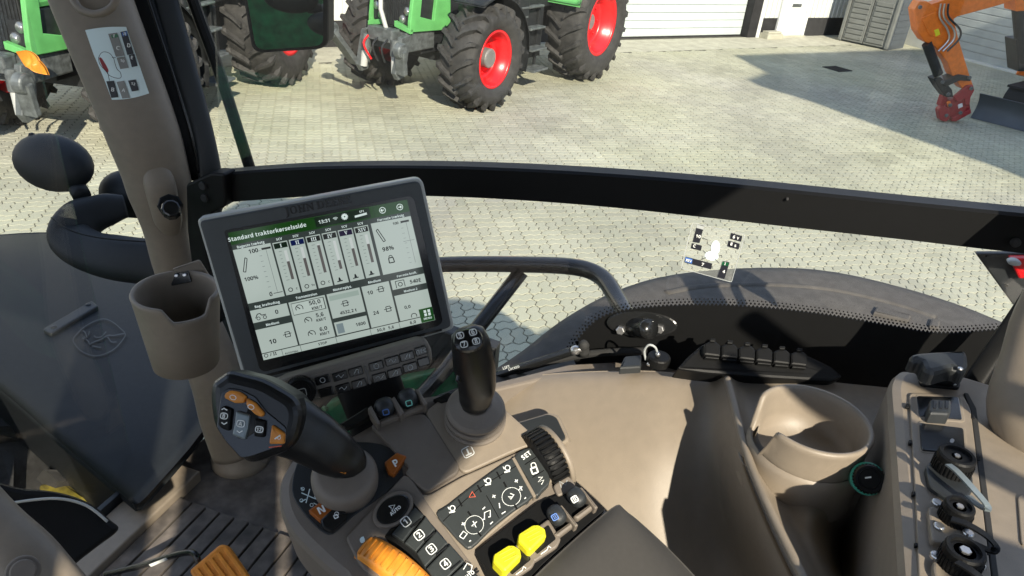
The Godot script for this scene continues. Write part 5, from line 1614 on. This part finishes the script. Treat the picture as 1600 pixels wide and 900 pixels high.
	psl(bb, "rim", rnd(v2([484, 588, 652, 539, 664, 542, 669, 562, 660, 570, 492, 622, 486, 616]), 5), B, 0.0016, 0.002, 0.001, M.bar_grey)
	var glyph := st_new()
	var keys := [[504, 594], [531, 588], [556, 581], [509, 613], [536, 607], [561, 600], [588, 572], [613, 564], [636, 557], [658, 548.5], [593, 590], [617, 583], [641, 574], [662, 565.5]]
	for i in keys.size():
		var k: Array = keys[i]
		var w := 23.0 if i != 9 and i != 13 else 19.0
		var kk := psl(bb, "key", rnd(rect(k[0], k[1], w, 13.5, -16), 2), B, 0.0042, 0.004, 0.0012, M.gloss)
		if i == 3 or i == 13: continue
		if i == 9: mark(glyph, "iTEC", k[0], k[1], 6, B, -16, 0.0044)
		elif i % 3 == 0: ribbon(glyph, circ(k[0], k[1], 4, 4, 0, 10), 1.1, lift(B, 0.0044), true)
		elif i % 3 == 1: ribbon(glyph, v2([k[0] - 6, k[1] + 1, k[0] - 2, k[1] - 2, k[0] + 2, k[1] + 2, k[0] + 6, k[1] - 3]), 1.3, lift(B, 0.0044))
		else: ribbon(glyph, v2([k[0] - 3, k[1] + 4, k[0] + 1, k[1] - 4, k[0] + 4, k[1] - 4, k[0] + 4, k[1] + 2]), 1.3, lift(B, 0.0044))
	part(bb, "key_symbols", glyph, M.grey_print)
	psl(bb, "slot", rnd(rect(574.5, 586, 4, 30, -16), 1.5), B, 0.002, 0.001, 0.0, M.gloss)
	st = st_new()
	var dc := hit(470, 609, B)
	lathe(st, dc, B[1], [[0.0175, 0.0], [0.0175, 0.008], [0.0155, 0.0105], [0.0125, 0.0105], [0.012, 0.009], [0.0, 0.009]], 36)
	for i in 36:
		var f := frame_of(B[1])
		var e: Vector3 = f[0] * cos(TAU * i / 36) + f[1] * sin(TAU * i / 36)
		bar(st, dc + e * 0.0176, dc + e * 0.0176 + B[1] * 0.008, 0.001, 0.001, e)
	var dial := part(bb, "dial", st, M.black)
	st = st_new()
	mark(st, "x", 471, 614, 6, B, -14, 0.0094)
	ribbon(st, rnd(rect(471, 614, 15, 12, -14), 3), 1.2, lift(B, 0.0098), true)
	part(dial, "dial_print", st, M.grey_print)
	# neck that carries the display
	st = st_new(true)
	limb(st, [[560, 560, 0.97, 110], [580, 610, 0.97, 100], [592, 650, 0.98, 96], [600, 700, 0.99, 96]], 0.4, 20, 4, 0.4)
	part(d, "support_neck", st, M.black)

# ---------------------------------------------------------------- armrest console
func boxed(st: SurfaceTool, s: String, x: float, y: float, h: float, pl: Array, rot: float, up: float, bw: float, bh: float) -> void:
	mark(st, s, x, y, h, pl, rot, up)
	if bw > 0: ribbon(st, rnd(rect(x, y, bw, bh, rot), 4, 3), 1.5, pl, true, up + 0.0005)
func build_console() -> void:
	var n := (Vector3.UP * 0.93 + Vector3(0.02, 0, 0.36)).normalized()
	var C := [at(660, 760, 0.82), n]
	var k := thing("armrest_console", "taupe and beige armrest console crowded with keys, switches and a padded rest", "console", hit(700, 820, C) - Vector3.UP * 0.25)
	# big body
	psl(k, "body", sm(v2([575, 662, 520, 690, 470, 702, 446, 728, 434, 760, 438, 800, 456, 834, 490, 870, 530, 905, 600, 960, 900, 960, 1000, 900, 960, 805, 925, 775, 880, 730, 830, 684, 800, 650, 780, 625, 730, 612, 690, 612, 640, 622]), 3), C, -0.006, 0.1, 0.012, M.taupe)
	st_leg(k, C)
	# lever bay
	psl(k, "lever_bay", sm(v2([470, 716, 458, 745, 458, 775, 478, 806, 500, 828, 520, 834, 552, 806, 600, 772, 630, 742, 610, 700, 560, 690, 510, 700]), 3), C, -0.0045, 0.004, 0.001, M.slate)
	# middle flap
	psl(k, "flap", rnd(v2([578, 664, 600, 655, 661, 645, 671, 654, 718, 726, 716, 738, 668, 768, 660, 764, 632, 738, 640, 730]), 7), C, 0.001, 0.012, 0.002, M.taupe)
	# joystick platform and beige band
	psl(k, "joystick_platform", rnd(v2([663, 643, 690, 622, 760, 606, 790, 640, 830, 676, 838, 692, 800, 706, 726, 740, 714, 728]), 9), C, 0.0, 0.012, 0.002, M.beige)
	psl(k, "beige_band", rnd(v2([672, 772, 722, 744, 800, 710, 836, 694, 850, 700, 868, 744, 860, 756, 830, 780, 740, 858, 800, 920, 770, 950, 700, 860, 664, 806, 640, 772]), 6), C, -0.001, 0.012, 0.002, M.beige)
	# key column on the left
	psl(k, "key_frame", rnd(v2([540, 840, 630, 742, 640, 742, 672, 790, 720, 856, 790, 950, 640, 960, 560, 880]), 6), C, -0.0005, 0.012, 0.002, M.taupe)
	psl(k, "key_bed", rnd(v2([600, 838, 644, 782, 664, 806, 692, 838, 760, 930, 700, 950, 650, 902]), 3), C, 0.0002, 0.006, 0.001, M.gloss)
	psl(k, "auto_ring", circ(614, 795, 36, 24, -38, 32), C, 0.004, 0.006, 0.002, M.taupe)
	var ak := psl(k, "auto_key", circ(614, 795, 30, 19, -38, 32), C, 0.0055, 0.006, 0.002, M.gloss)
	var st := st_new()
	mark(st, "AUTO", 618, 798, 5.5, C, -40, 0.006)
	ribbon(st, v2([607, 791, 617, 789, 612, 799, 611, 793, 607, 791]), 1.2, C, false, 0.0065)
	part(ak, "key_print", st, M.white_print)
	for q in [[1, 634, 815, [612, 834, 648, 792, 662, 804, 630, 846]], [2, 655, 836, [632, 848, 665, 806, 680, 826, 650, 862]], [3, 674, 858, [651, 864, 682, 829, 700, 848, 664, 886]], [4, 696, 881, [666, 888, 703, 850, 726, 876, 686, 916]], [0, 724, 896, [688, 916, 728, 879, 756, 910, 720, 944]]]:
		var kk := psl(k, "number_key" if q[0] > 0 else "mode_key", rnd(v2(q[3]), 1.5), C, 0.005, 0.006, 0.0015, M.key)
		st = st_new()
		if q[0] > 0: boxed(st, str(q[0]), q[1], q[2], 9, C, -38, 0.0055, 14, 14)
		else:
			mark(st, "AUTO", 732, 900, 6, C, -38, 0.0055)
			ribbon(st, v2([724, 890, 730, 880, 738, 884, 736, 892, 730, 894]), 1.5, C, false, 0.006)
		part(kk, "key_print", st, M.white_print)
		psl(kk, "key_ridge", rnd(rect(q[1] + 16, q[2] + 2, 22, 3, -40), 1.2), C, 0.0062, 0.002, 0.0006, M.gloss)
	# orange thumb wheel
	var oc := hit(612, 885, C)
	var ox := (hit(640, 905, C) - hit(590, 868, C)).normalized()
	var oy := n.cross(ox)
	st = st_new(true)
	var R := 0.06
	oc -= n * 0.02
	var prof := []
	for i in 7: prof.append([R - 0.004 * pow(absf(i / 3.0 - 1.0), 4.0), -0.014 + 0.0047 * i])
	lathe(st, oc - n * 0.022 + ox * 0.004, oy, prof, 64)
	var ow := part(k, "thumb_wheel", st, M.orange)
	for i in 44:
		st = st_new()
		var a := TAU * i / 44
		var e := ox * cos(a) + n * sin(a)
		bar(st, oc - n * 0.022 + ox * 0.004 + e * R - oy * 0.0105, oc - n * 0.022 + ox * 0.004 + e * R + oy * 0.0105, 0.0025, 0.0016, e)
		part(ow, "wheel_ridge", st, M.orange)
	psl(k, "rabbit_icon", sm(v2([562, 842, 568, 838, 570, 846, 564, 848]), 2), C, 0.001, 0.001, 0.0, M.film)
	# black key cluster
	var kc := psl(k, "key_cluster", sm(v2([682, 802, 700, 788, 745, 753, 801, 715, 812, 728, 826, 758, 832, 776, 800, 800, 768, 826, 737, 856, 722, 850, 700, 826]), 3), C, 0.003, 0.01, 0.002, M.key)
	st = st_new()
	var K := 0.0034
	for q in [["+", 724, 819, 9], ["+", 772, 776, 9], ["+", 807, 752, 9], ["-", 734, 845, 9], ["-", 820, 778, 9]]: mark(st, q[0], q[1], q[2], q[3], C, -35, K)
	for q in [[741, 820, 15, 14], [799, 776, 15, 14]]: ribbon(st, circ(q[0], q[1], q[2], q[3], -35, 26), 0.8, C, true, K - 0.0003)
	for q in [[745, 815, 737, 822, 744, 824, 739, 814], [797, 771, 803, 773, 798, 780, 794, 776, 801, 777], [754, 796, 758, 792], [757, 812, 757, 801, 766, 797, 766, 808], [754, 812, 757, 811], [763, 808, 766, 807], [766, 819, 770, 815], [780, 786, 781, 794], [784, 803, 790, 799], [718, 838, 724, 830, 730, 834, 724, 842, 718, 838], [812, 760, 816, 766, 810, 766, 816, 760]]: ribbon(st, v2(q), 1.6, C, false, K)
	for q in [[707, 796], [763, 753], [793, 733]]:
		ribbon(st, circ(q[0], q[1] - 2, 4.0, 4.0, 0, 10), 1.5, C, true, K)
		ribbon(st, v2([q[0] - 5, q[1] + 5, q[0] + 4, q[1] + 3]), 2.2, C, false, K)
		ribbon(st, v2([q[0] - 7, q[1] - 4, q[0] - 5, q[1]]), 1.3, C, false, K)
	part(kc, "white_symbols", st, M.white_print)
	st = st_new()
	ribbon(st, v2([733, 777, 738, 768, 743, 776]), 1.6, C, true, K)
	part(kc, "hazard_symbol", st, M.red_print)
	st = st_new()
	for q in [[692, 815, 745, 766, 810, 726], [760, 774, 780, 810]]: ribbon(st, sm(v2(q), 3, false), 1.2, C, false, 0.0033)
	for q in [[719, 786], [749, 764], [779, 743]]: ribbon(st, v2([q[0] - 3, q[1] - 6, q[0] + 3, q[1] + 5]), 2.6, C, false, 0.0033)
	for q in [[731, 799, 736, 806], [747, 832, 752, 838], [787, 753, 791, 761], [804, 788, 808, 796]]: ribbon(st, v2(q), 3.0, C, false, 0.0033)
	part(kc, "key_grooves", st, M.gloss)
	psl(k, "band_rib", v2([800, 716, 804, 713, 838, 774, 834, 778]), C, 0.004, 0.008, 0.001, M.beige)
	var sc := psl(k, "set_cluster", sm(v2([804, 713, 828, 699, 842, 714, 860, 748, 848, 766, 837, 774, 822, 744]), 3), C, 0.003, 0.01, 0.002, M.key)
	st = st_new()
	mark(st, "SET", 822, 712, 7.5, C, -35, K)
	ribbon(st, rnd(rect(835, 735, 9, 9, -20), 1), 2.4, C, true, K)
	ribbon(st, sm(v2([831, 731, 830, 725, 835, 723, 838, 728]), 3, false), 1.4, C, false, K)
	ribbon(st, v2([841, 746, 848, 745, 841, 753, 850, 750, 846, 757]), 1.5, C, false, K)
	part(sc, "white_symbols", st, M.white_print)
	st = st_new()
	for q in [[820, 726, 838, 714], [832, 746, 850, 735]]: ribbon(st, v2(q), 1.4, C, false, 0.0033)
	part(sc, "key_grooves", st, M.gloss)
	# scroll wheel at the right edge
	var wc := hit(852, 712, C) - n * 0.012
	var wx := (hit(870, 735, C) - hit(838, 690, C)).normalized()
	var wy := n.cross(wx)
	st = st_new(true)
	prof = []
	for i in 5: prof.append([0.036 - 0.004 * pow(absf(i / 2.0 - 1.0), 2.0), -0.011 + 0.0055 * i])
	lathe(st, wc, wy, prof, 48)
	var sw := part(k, "scroll_wheel", st, M.black)
	for i in 34:
		st = st_new()
		var a := TAU * i / 34
		var e := wx * cos(a) + n * sin(a)
		bar(st, wc + e * 0.0352 - wy * 0.0108, wc + e * 0.0352 + wy * 0.0108, 0.0034, 0.004, e)
		part(sw, "wheel_tread", st, M.black)
	st = st_new(true)
	prof = [[0.040, -0.018], [0.040, -0.0125], [0.038, -0.012]]
	lathe(st, wc + n * -0.006, wy if wy.dot(EYE - wc) > 0 else -wy, prof, 40)
	part(k, "wheel_collar", st, M.beige)
	psl(k, "corner_icon_pad", rnd(v2([864, 758, 888, 742, 900, 756, 896, 764, 872, 776]), 5), C, 0.001, 0.01, 0.002, M.taupe)
	st = st_new()
	ribbon(st, v2([877, 762, 874, 752, 884, 758, 886, 750]), 1.2, C, false, 0.0015)
	part(k, "corner_icon", st, M.grey_print)
	# switch tray
	psl(k, "switch_tray", rnd(v2([738, 864, 840, 784, 872, 772, 905, 756, 946, 796, 850, 880, 790, 945, 770, 930]), 5), C, -0.001, 0.01, 0.001, M.black)
	var B := lift(C, -0.001)
	for q in [[792, 872, 0], [831, 840, 1]]:
		var x: float = q[0]
		var y: float = q[1]
		var hs := psl(k, "lever_housing", rnd(v2([x - 22, y + 6, x + 26, y - 30, x + 46, y + 2, x + 40, y + 14, x + 4, y + 38, x - 4, y + 32]), 4), B, 0.006, 0.012, 0.002, M.taupe)
		psl(hs, "housing_well", rnd(v2([x - 8, y + 4, x + 26, y - 20, x + 38, y + 2, x + 8, y + 26]), 3), B, 0.0066, 0.004, 0.0, M.gloss)
		var yl := psl(k, "yellow_lever", rnd(v2([x - 21, y - 2, x - 20, y - 7, x + 2, y - 21, x + 11, y - 21, x + 21, y - 15, x + 23, y - 3, x - 1, y + 21, x - 6, y + 20, x - 21, y + 5]), 2, 2), B, 0.022, 0.02, 0.0034, M.yellow, "bright yellow hydraulic paddle")
		for i in 3: psl(yl, "lever_ridge", rnd(v2([x - 13 + 4 * i, y - 6 + 5 * i, x + 8 + 4 * i, y - 17 + 5 * i, x + 9 + 4 * i, y - 15 + 5 * i, x - 12 + 4 * i, y - 4 + 5 * i]), 0.8), B, 0.0228, 0.002, 0.0005, M.yellow)
		st = st_new()
		ribbon(st, v2([x + 14, y + 26, x + 24, y + 19, x + 26, y + 13, x + 30, y + 16]), 1.6, B, false, 0.0068)
		part(hs, "housing_symbol", st, M.white_print)
	for q in [[868, 810, M.slate, M.blue_print], [899, 782, M.slate, M.white_print]]:
		var x: float = q[0]
		var y: float = q[1]
		psl(k, "switch_wall", rnd(v2([x + 6, y - 20, x + 10, y - 22, x + 36, y + 10, x + 31, y + 13]), 1.5), B, 0.014, 0.014, 0.002, M.taupe)
		psl(k, "switch_lip", rnd(v2([x - 4, y + 24, x + 26, y + 2, x + 30, y + 10, x + 4, y + 30]), 4), B, 0.008, 0.01, 0.003, M.taupe)
		st = st_new(true)
		var c := hit(x, y, lift(B, 0.006))
		var fx := (hit(x + 10, y - 7, lift(B, 0.006)) - c).normalized()
		var fy := n.cross(fx)
		var rings := []
		for i in 9:
			var a := PI * i / 8 - PI / 2
			rings.append(ring(c + n * (0.009 + 0.009 * sin(a)), fx, fy, 0.0004 + 0.0088 * pow(cos(a), 0.6), 0.0004 + 0.0112 * pow(cos(a), 0.6), 20, 0.75))
		loft(st, rings)
		var sk := part(k, "rocker_switch", st, q[2])
		var TP := [c + (EYE - c).normalized() * 0.0185, (EYE - c).normalized()]
		st = st_new()
		ribbon(st, rnd(rect(x - 1, y - 2, 9, 9, -30), 2), 1.6, TP, true)
		mark(st, "II", x - 1, y - 2, 5, TP, -30)
		part(sk, "switch_print", st, q[3])
	# padded rest
	st = st_new(true)
	patch(st, [
		[hit(780, 960, C), hit(850, 886, lift(C, 0.004)), hit(955, 794, lift(C, 0.003)), hit(972, 796, lift(C, -0.004))],
		[hit(820, 1000, C), hit(890, 900, lift(C, 0.014)), hit(970, 815, lift(C, 0.012)), hit(996, 812, lift(C, -0.01))],
		[hit(900, 1050, C), hit(950, 950, lift(C, 0.018)), hit(1020, 880, lift(C, 0.014)), hit(1060, 872, lift(C, -0.014))],
		[hit(980, 1100, C), hit(1010, 1020, lift(C, 0.018)), hit(1090, 970, lift(C, 0.014)), hit(1140, 960, lift(C, -0.02))]], 6, 0.04, Vector3.DOWN)
	part(k, "padded_rest", st, M.pad)
	# lever side buttons
	for q in ["N", "P"]:
		var pts := v2([481, 797, 502, 782, 523, 790, 516, 806, 500, 814]) if q == "N" else v2([600, 722, 620, 706, 636, 712, 616, 742, 606, 738])
		var nb := psl(k, "lit_key", rnd(pts, 3), C, 0.003, 0.008, 0.002, M.amber, "amber key marked " + q)
		st = st_new()
		mark(st, q, 502 if q == "N" else 618, 797 if q == "N" else 724, 12, C, -28, 0.0034)
		part(nb, "key_print", st, M.white_print)
	var lk := psl(k, "lock_key", rnd(v2([500, 812, 524, 790, 542, 800, 540, 812, 518, 830, 504, 824]), 4), C, 0.004, 0.008, 0.002, M.gloss)
	st = st_new()
	ribbon(st, rnd(rect(525, 807, 6, 5, -25), 1), 1.8, C, true, 0.0044)
	ribbon(st, circ(526, 803, 3.2, 3.2, 0, 10), 1.0, C, true, 0.0044)
	part(lk, "key_print", st, M.white_print)
	st = st_new()
	for q in [[471, 770, 494, 780], [484, 764, 478, 786], [470, 762, 475, 766], [490, 766, 496, 764], [470, 784, 478, 780], [490, 786, 498, 790]]: ribbon(st, v2(q), 1.5, C, false, -0.003)
	for q in [[471, 782], [494, 776], [473, 764], [487, 789]]: ribbon(st, circ(q[0], q[1], 2.6, 2.6, 0, 8), 1.0, C, true, -0.003)
	part(k, "shift_diagram", st, M.film)
	st = st_new()
	ribbon(st, rnd(rect(731, 706, 17, 15, -28), 4), 1.4, C, true, 0.0006)
	ribbon(st, v2([729, 701, 733, 710]), 2.6, C, false, 0.0006)
	ribbon(st, v2([728, 712, 737, 708]), 2.2, C, false, 0.0006)
	part(k, "joystick_symbol", st, M.white_print)
	psl(k, "symbol_plate", rnd(v2([676, 624, 700, 613, 712, 614, 714, 622, 690, 630]), 2), C, 0.001, 0.006, 0.001, M.gloss)
	# two finger switches at the front edge
	for q in [[602, 642, M.blue_print], [638, 628, M.mint_print]]:
		var x: float = q[0]
		var y: float = q[1]
		psl(k, "switch_cheek", rnd(v2([x - 28, y - 4, x - 22, y - 10, x - 8, y + 18, x - 12, y + 22]), 2), C, 0.016, 0.02, 0.002, M.taupe)
		psl(k, "switch_cheek", rnd(v2([x + 10, y - 20, x + 15, y - 22, x + 30, y + 2, x + 25, y + 6]), 2), C, 0.016, 0.02, 0.002, M.taupe)
		psl(k, "switch_bridge", rnd(v2([x - 12, y + 14, x + 22, y + 0, x + 26, y + 8, x - 8, y + 22]), 3), C, 0.008, 0.012, 0.003, M.taupe)
		st = st_new(true)
		var c := hit(x, y, C)
		var fx := (hit(x + 10, y - 4, C) - c).normalized()
		var fy := n.cross(fx)
		var rings := []
		for i in 9:
			var a := PI * i / 8 - PI / 2
			rings.append(ring(c + n * (0.008 + 0.012 * sin(a)), fx, fy, 0.0004 + 0.012 * cos(a), 0.0004 + 0.012 * cos(a), 18, 0.8))
		loft(st, rings)
		var fs := part(k, "finger_switch", st, M.slate)
		var TP := [c + (EYE - c).normalized() * 0.019, (EYE - c).normalized()]
		st = st_new()
		ribbon(st, rnd(rect(x + 1, y + 2, 9, 8, -15), 2), 1.5, TP, true)
		part(fs, "switch_print", st, q[2])
	psl(k, "front_screen_strip", rnd(v2([530, 662, 572, 636, 590, 634, 586, 646, 540, 668]), 2), C, 0.004, 0.01, 0.002, M.gloss)
func st_leg(k: Node3D, C: Array) -> void:
	var st := st_new()
	var b := hit(720, 800, C)
	prism(st, PackedVector3Array([b + tc(-0.25, -0.09, -0.06), b + tc(-0.25, -0.09, 0.06), b + tc(0.1, -0.09, 0.06), b + tc(0.1, -0.09, -0.06)]), Vector3.UP, b.y - 0.09 - 1.67, 0.01)
	part(k, "pedestal", st, M.taupe)

# ---------------------------------------------------------------- levers
func build_levers() -> void:
	var n := (Vector3.UP * 0.93 + Vector3(0.02, 0, 0.36)).normalized()
	var C := [at(660, 760, 0.82), n]
	var l := thing("drive_lever", "black drive lever with orange and silver thumb keys leaning from its round boot", "lever", hit(538, 742, C))
	var st := st_new(true)
	lathe(st, hit(540, 752, C), n, [[0.035, -0.01], [0.036, 0.004], [0.0358, 0.014], [0.033, 0.02], [0.026, 0.023], [0.0, 0.024]], 40)
	part(l, "boot", st, M.taupe)
	# handle: grip from the boot to the head
	st = st_new(true)
	limb(st, [[553, 738, 0.805, 44], [542, 722, 0.80, 62], [515, 703, 0.788, 78], [484, 682, 0.778, 88], [450, 664, 0.768, 98], [418, 652, 0.76, 108], [390, 644, 0.757, 112]], 0.62, 28, 6, 0.9)
	part(l, "grip", st, M.grip)
	var HN := (EYE - at(385, 650, 0.74) + Vector3(-0.25, -0.1, 0)).normalized()
	var H := [at(385, 650, 0.738), HN]
	st = st_new()
	slab(st, sm(v2([326, 602, 340, 588, 356, 579, 380, 584, 410, 592, 440, 608, 462, 624, 470, 650, 462, 684, 446, 704, 420, 716, 394, 724, 378, 720, 356, 698, 334, 672, 326, 640]), 3), H, 0.0, 0.045, 0.012, 4)
	part(l, "head", st, M.grip)
	psl(l, "key_field", rnd(v2([345, 615, 356, 606, 376, 608, 400, 620, 416, 642, 448, 668, 446, 694, 426, 702, 392, 714, 376, 716, 352, 690, 338, 668]), 5), H, 0.001, 0.004, 0.001, M.gloss)
	var keys := [["orange_key", [350, 616, 358, 610, 372, 612, 384, 620, 380, 630, 366, 630, 350, 622], M.orange], ["orange_key", [384, 622, 398, 630, 412, 646, 409, 652, 398, 648, 384, 634], M.orange], ["black_rocker", [343, 638, 348, 634, 362, 640, 358, 674, 346, 670, 340, 664], M.black], ["silver_rocker", [368, 642, 390, 648, 388, 668, 382, 688, 362, 680, 366, 662], M.silverkey], ["black_rocker", [398, 654, 414, 658, 412, 684, 396, 682], M.black], ["orange_key", [424, 664, 444, 678, 443, 694, 420, 694], M.orange]]
	for q in keys: psl(l, q[0], rnd(v2(q[1]), 3), H, 0.006, 0.006, 0.002, q[2])
	st = st_new()
	boxed(st, "B", 350, 650, 6, H, 8, 0.0064, 11, 9)
	boxed(st, "A", 376, 662, 6, H, 8, 0.0064, 12, 10)
	boxed(st, "12", 405, 671, 5.5, H, 6, 0.0064, 12, 9)
	for q in [[346, 660, 350, 663, 355, 660], [370, 673, 374, 676, 379, 673], [346, 640, 350, 638, 355, 641]]: ribbon(st, v2(q), 1.8, H, false, 0.0066)
	for q in [[364, 621], [392, 636]]: ribbon(st, circ(q[0], q[1], 5, 3.6, 20, 12), 1.2, H, true, 0.0066)
	ribbon(st, v2([429, 686, 438, 680]), 2.2, H, false, 0.0066)
	ribbon(st, circ(436, 684, 2.5, 2.5, 0, 8), 1.0, H, true, 0.0066)
	part(l, "key_symbols", st, M.white_print)
	st = st_new()
	ribbon(st, v2([420, 699, 440, 697]), 1.6, H, false, 0.0014)
	part(l, "red_mark", st, M.red_print)
	st = st_new(true)
	tube(st, curve3([at(447, 710, 0.765), at(480, 716, 0.772), at(512, 730, 0.778), at(540, 738, 0.79)]), 0.0022, 8)
	part(l, "orange_trim", st, M.orange)
	st = st_new(true)
	limb(st, [[510, 729, 0.782, 5], [524, 733, 0.784, 12], [540, 738, 0.79, 8]], 0.5, 14)
	part(l, "orange_trigger", st, M.orange)
	# joystick
	var j := thing("joystick", "black joystick with four numbered top keys on a ribbed bellows boot", "joystick", hit(740, 655, C))
	st = st_new()
	var o := hit(742, 655, C)
	var ax := (n + Vector3(0.0, 0.15, 0)).normalized()
	lathe(st, o, ax, [[0.036, -0.006], [0.037, 0.003], [0.0355, 0.005], [0.031, 0.006], [0.031, 0.0085], [0.036, 0.010], [0.0362, 0.013], [0.0345, 0.0155], [0.0295, 0.016], [0.0295, 0.0185], [0.0345, 0.020], [0.0345, 0.023], [0.031, 0.027], [0.024, 0.031], [0.018, 0.035]], 44)
	part(j, "bellows", st, M.taupe)
	st = st_new(true)
	limb(st, [[741, 636, 0.845, 40], [743, 622, 0.835, 52], [745, 600, 0.815, 60], [741, 570, 0.795, 66], [736, 540, 0.775, 62], [731, 522, 0.766, 54], [728, 512, 0.764, 34]], 0.75, 28, 6, 0.9)
	part(j, "grip", st, M.grip)
	var JP := [at(734, 528, 0.748), (EYE - at(734, 528, 0.75) + Vector3.UP * 0.2).normalized()]
	psl(j, "key_plate", sm(v2([708, 534, 711, 520, 722, 514, 742, 512, 753, 520, 755, 536, 746, 546, 728, 550, 713, 546]), 3), JP, 0.0, 0.012, 0.005, M.gloss)
	st = st_new()
	for q in [["5", 719, 524], ["6", 739, 519], ["7", 725, 538], ["8", 744, 533]]:
		psl(j, "top_key", rnd(rect(q[1], q[2], 13.5, 11.5, -14), 4), JP, 0.004, 0.004, 0.0015, M.black)
		boxed(st, q[0], q[1], q[2], 7.5, JP, -14, 0.0044, 11, 9.5)
	part(j, "key_symbols", st, M.white_print)
	psl(j, "side_key", rnd(rect(715, 590, 7, 14, 14), 2), [at(715, 590, 0.787), (EYE - at(715, 590, 0.787) + Vector3(-0.4, 0, 0)).normalized()], 0.0, 0.006, 0.002, M.gloss)

func _ready() -> void:
	# camera, sky, sun, exposure
	var th := deg_to_rad(28.8)
	var ro := deg_to_rad(5.7)
	CF = Vector3(0, -sin(th), -cos(th))
	var u0 := Vector3(0, cos(th), -sin(th))
	CR = Vector3.RIGHT * cos(ro) + u0 * sin(ro)
	CU = Vector3.RIGHT * -sin(ro) + u0 * cos(ro)
	var psi := deg_to_rad(16.0)
	TF = Vector3(-cos(psi), 0, -sin(psi))
	TR = Vector3(sin(psi), 0, -cos(psi))
	var cam := Camera3D.new()
	cam.name = "camera"
	cam.transform = Transform3D(Basis(CR, CU, -CF), EYE)
	cam.fov = rad_to_deg(2.0 * atan(450.0 / FPX))
	cam.near = 0.02
	cam.far = 400.0
	add_child(cam)
	cam.current = true
	var env := Environment.new()
	env.background_mode = Environment.BG_SKY
	var sky := Sky.new()
	var ps := ProceduralSkyMaterial.new()
	ps.sky_top_color = Color(0.47, 0.54, 0.65)
	ps.sky_horizon_color = Color(0.82, 0.84, 0.85)
	ps.ground_horizon_color = Color(0.6, 0.6, 0.56)
	ps.ground_bottom_color = Color(0.4, 0.39, 0.34)
	ps.sun_angle_max = 1.0
	sky.sky_material = ps
	env.sky = sky
	env.background_energy_multiplier = 1.4
	env.tonemap_mode = Environment.TONE_MAPPER_LINEAR
	env.tonemap_exposure = 2.3
	env.sdfgi_enabled = true
	env.ssao_enabled = true
	env.ssil_enabled = true
	var we := WorldEnvironment.new()
	we.name = "environment"
	we.environment = env
	add_child(we)
	var sun := DirectionalLight3D.new()
	sun.name = "sun"
	var el := deg_to_rad(31.0)
	var to_sun := Vector3(0.3 * cos(el), sin(el), 0.954 * cos(el)).normalized()
	sun.look_at_from_position(to_sun * 50.0, Vector3.ZERO, Vector3.UP)
	sun.light_energy = 1.3
	sun.light_color = Color(1.0, 0.96, 0.88)
	sun.light_angular_distance = 0.53
	sun.shadow_enabled = true
	add_child(sun)
	make_materials()
	build_yard()
	build_buildings()
	build_cab()
	build_tractors()
	build_excavator()
	build_display()
	build_console()
	build_levers()
	build_cups()
	build_fittings()
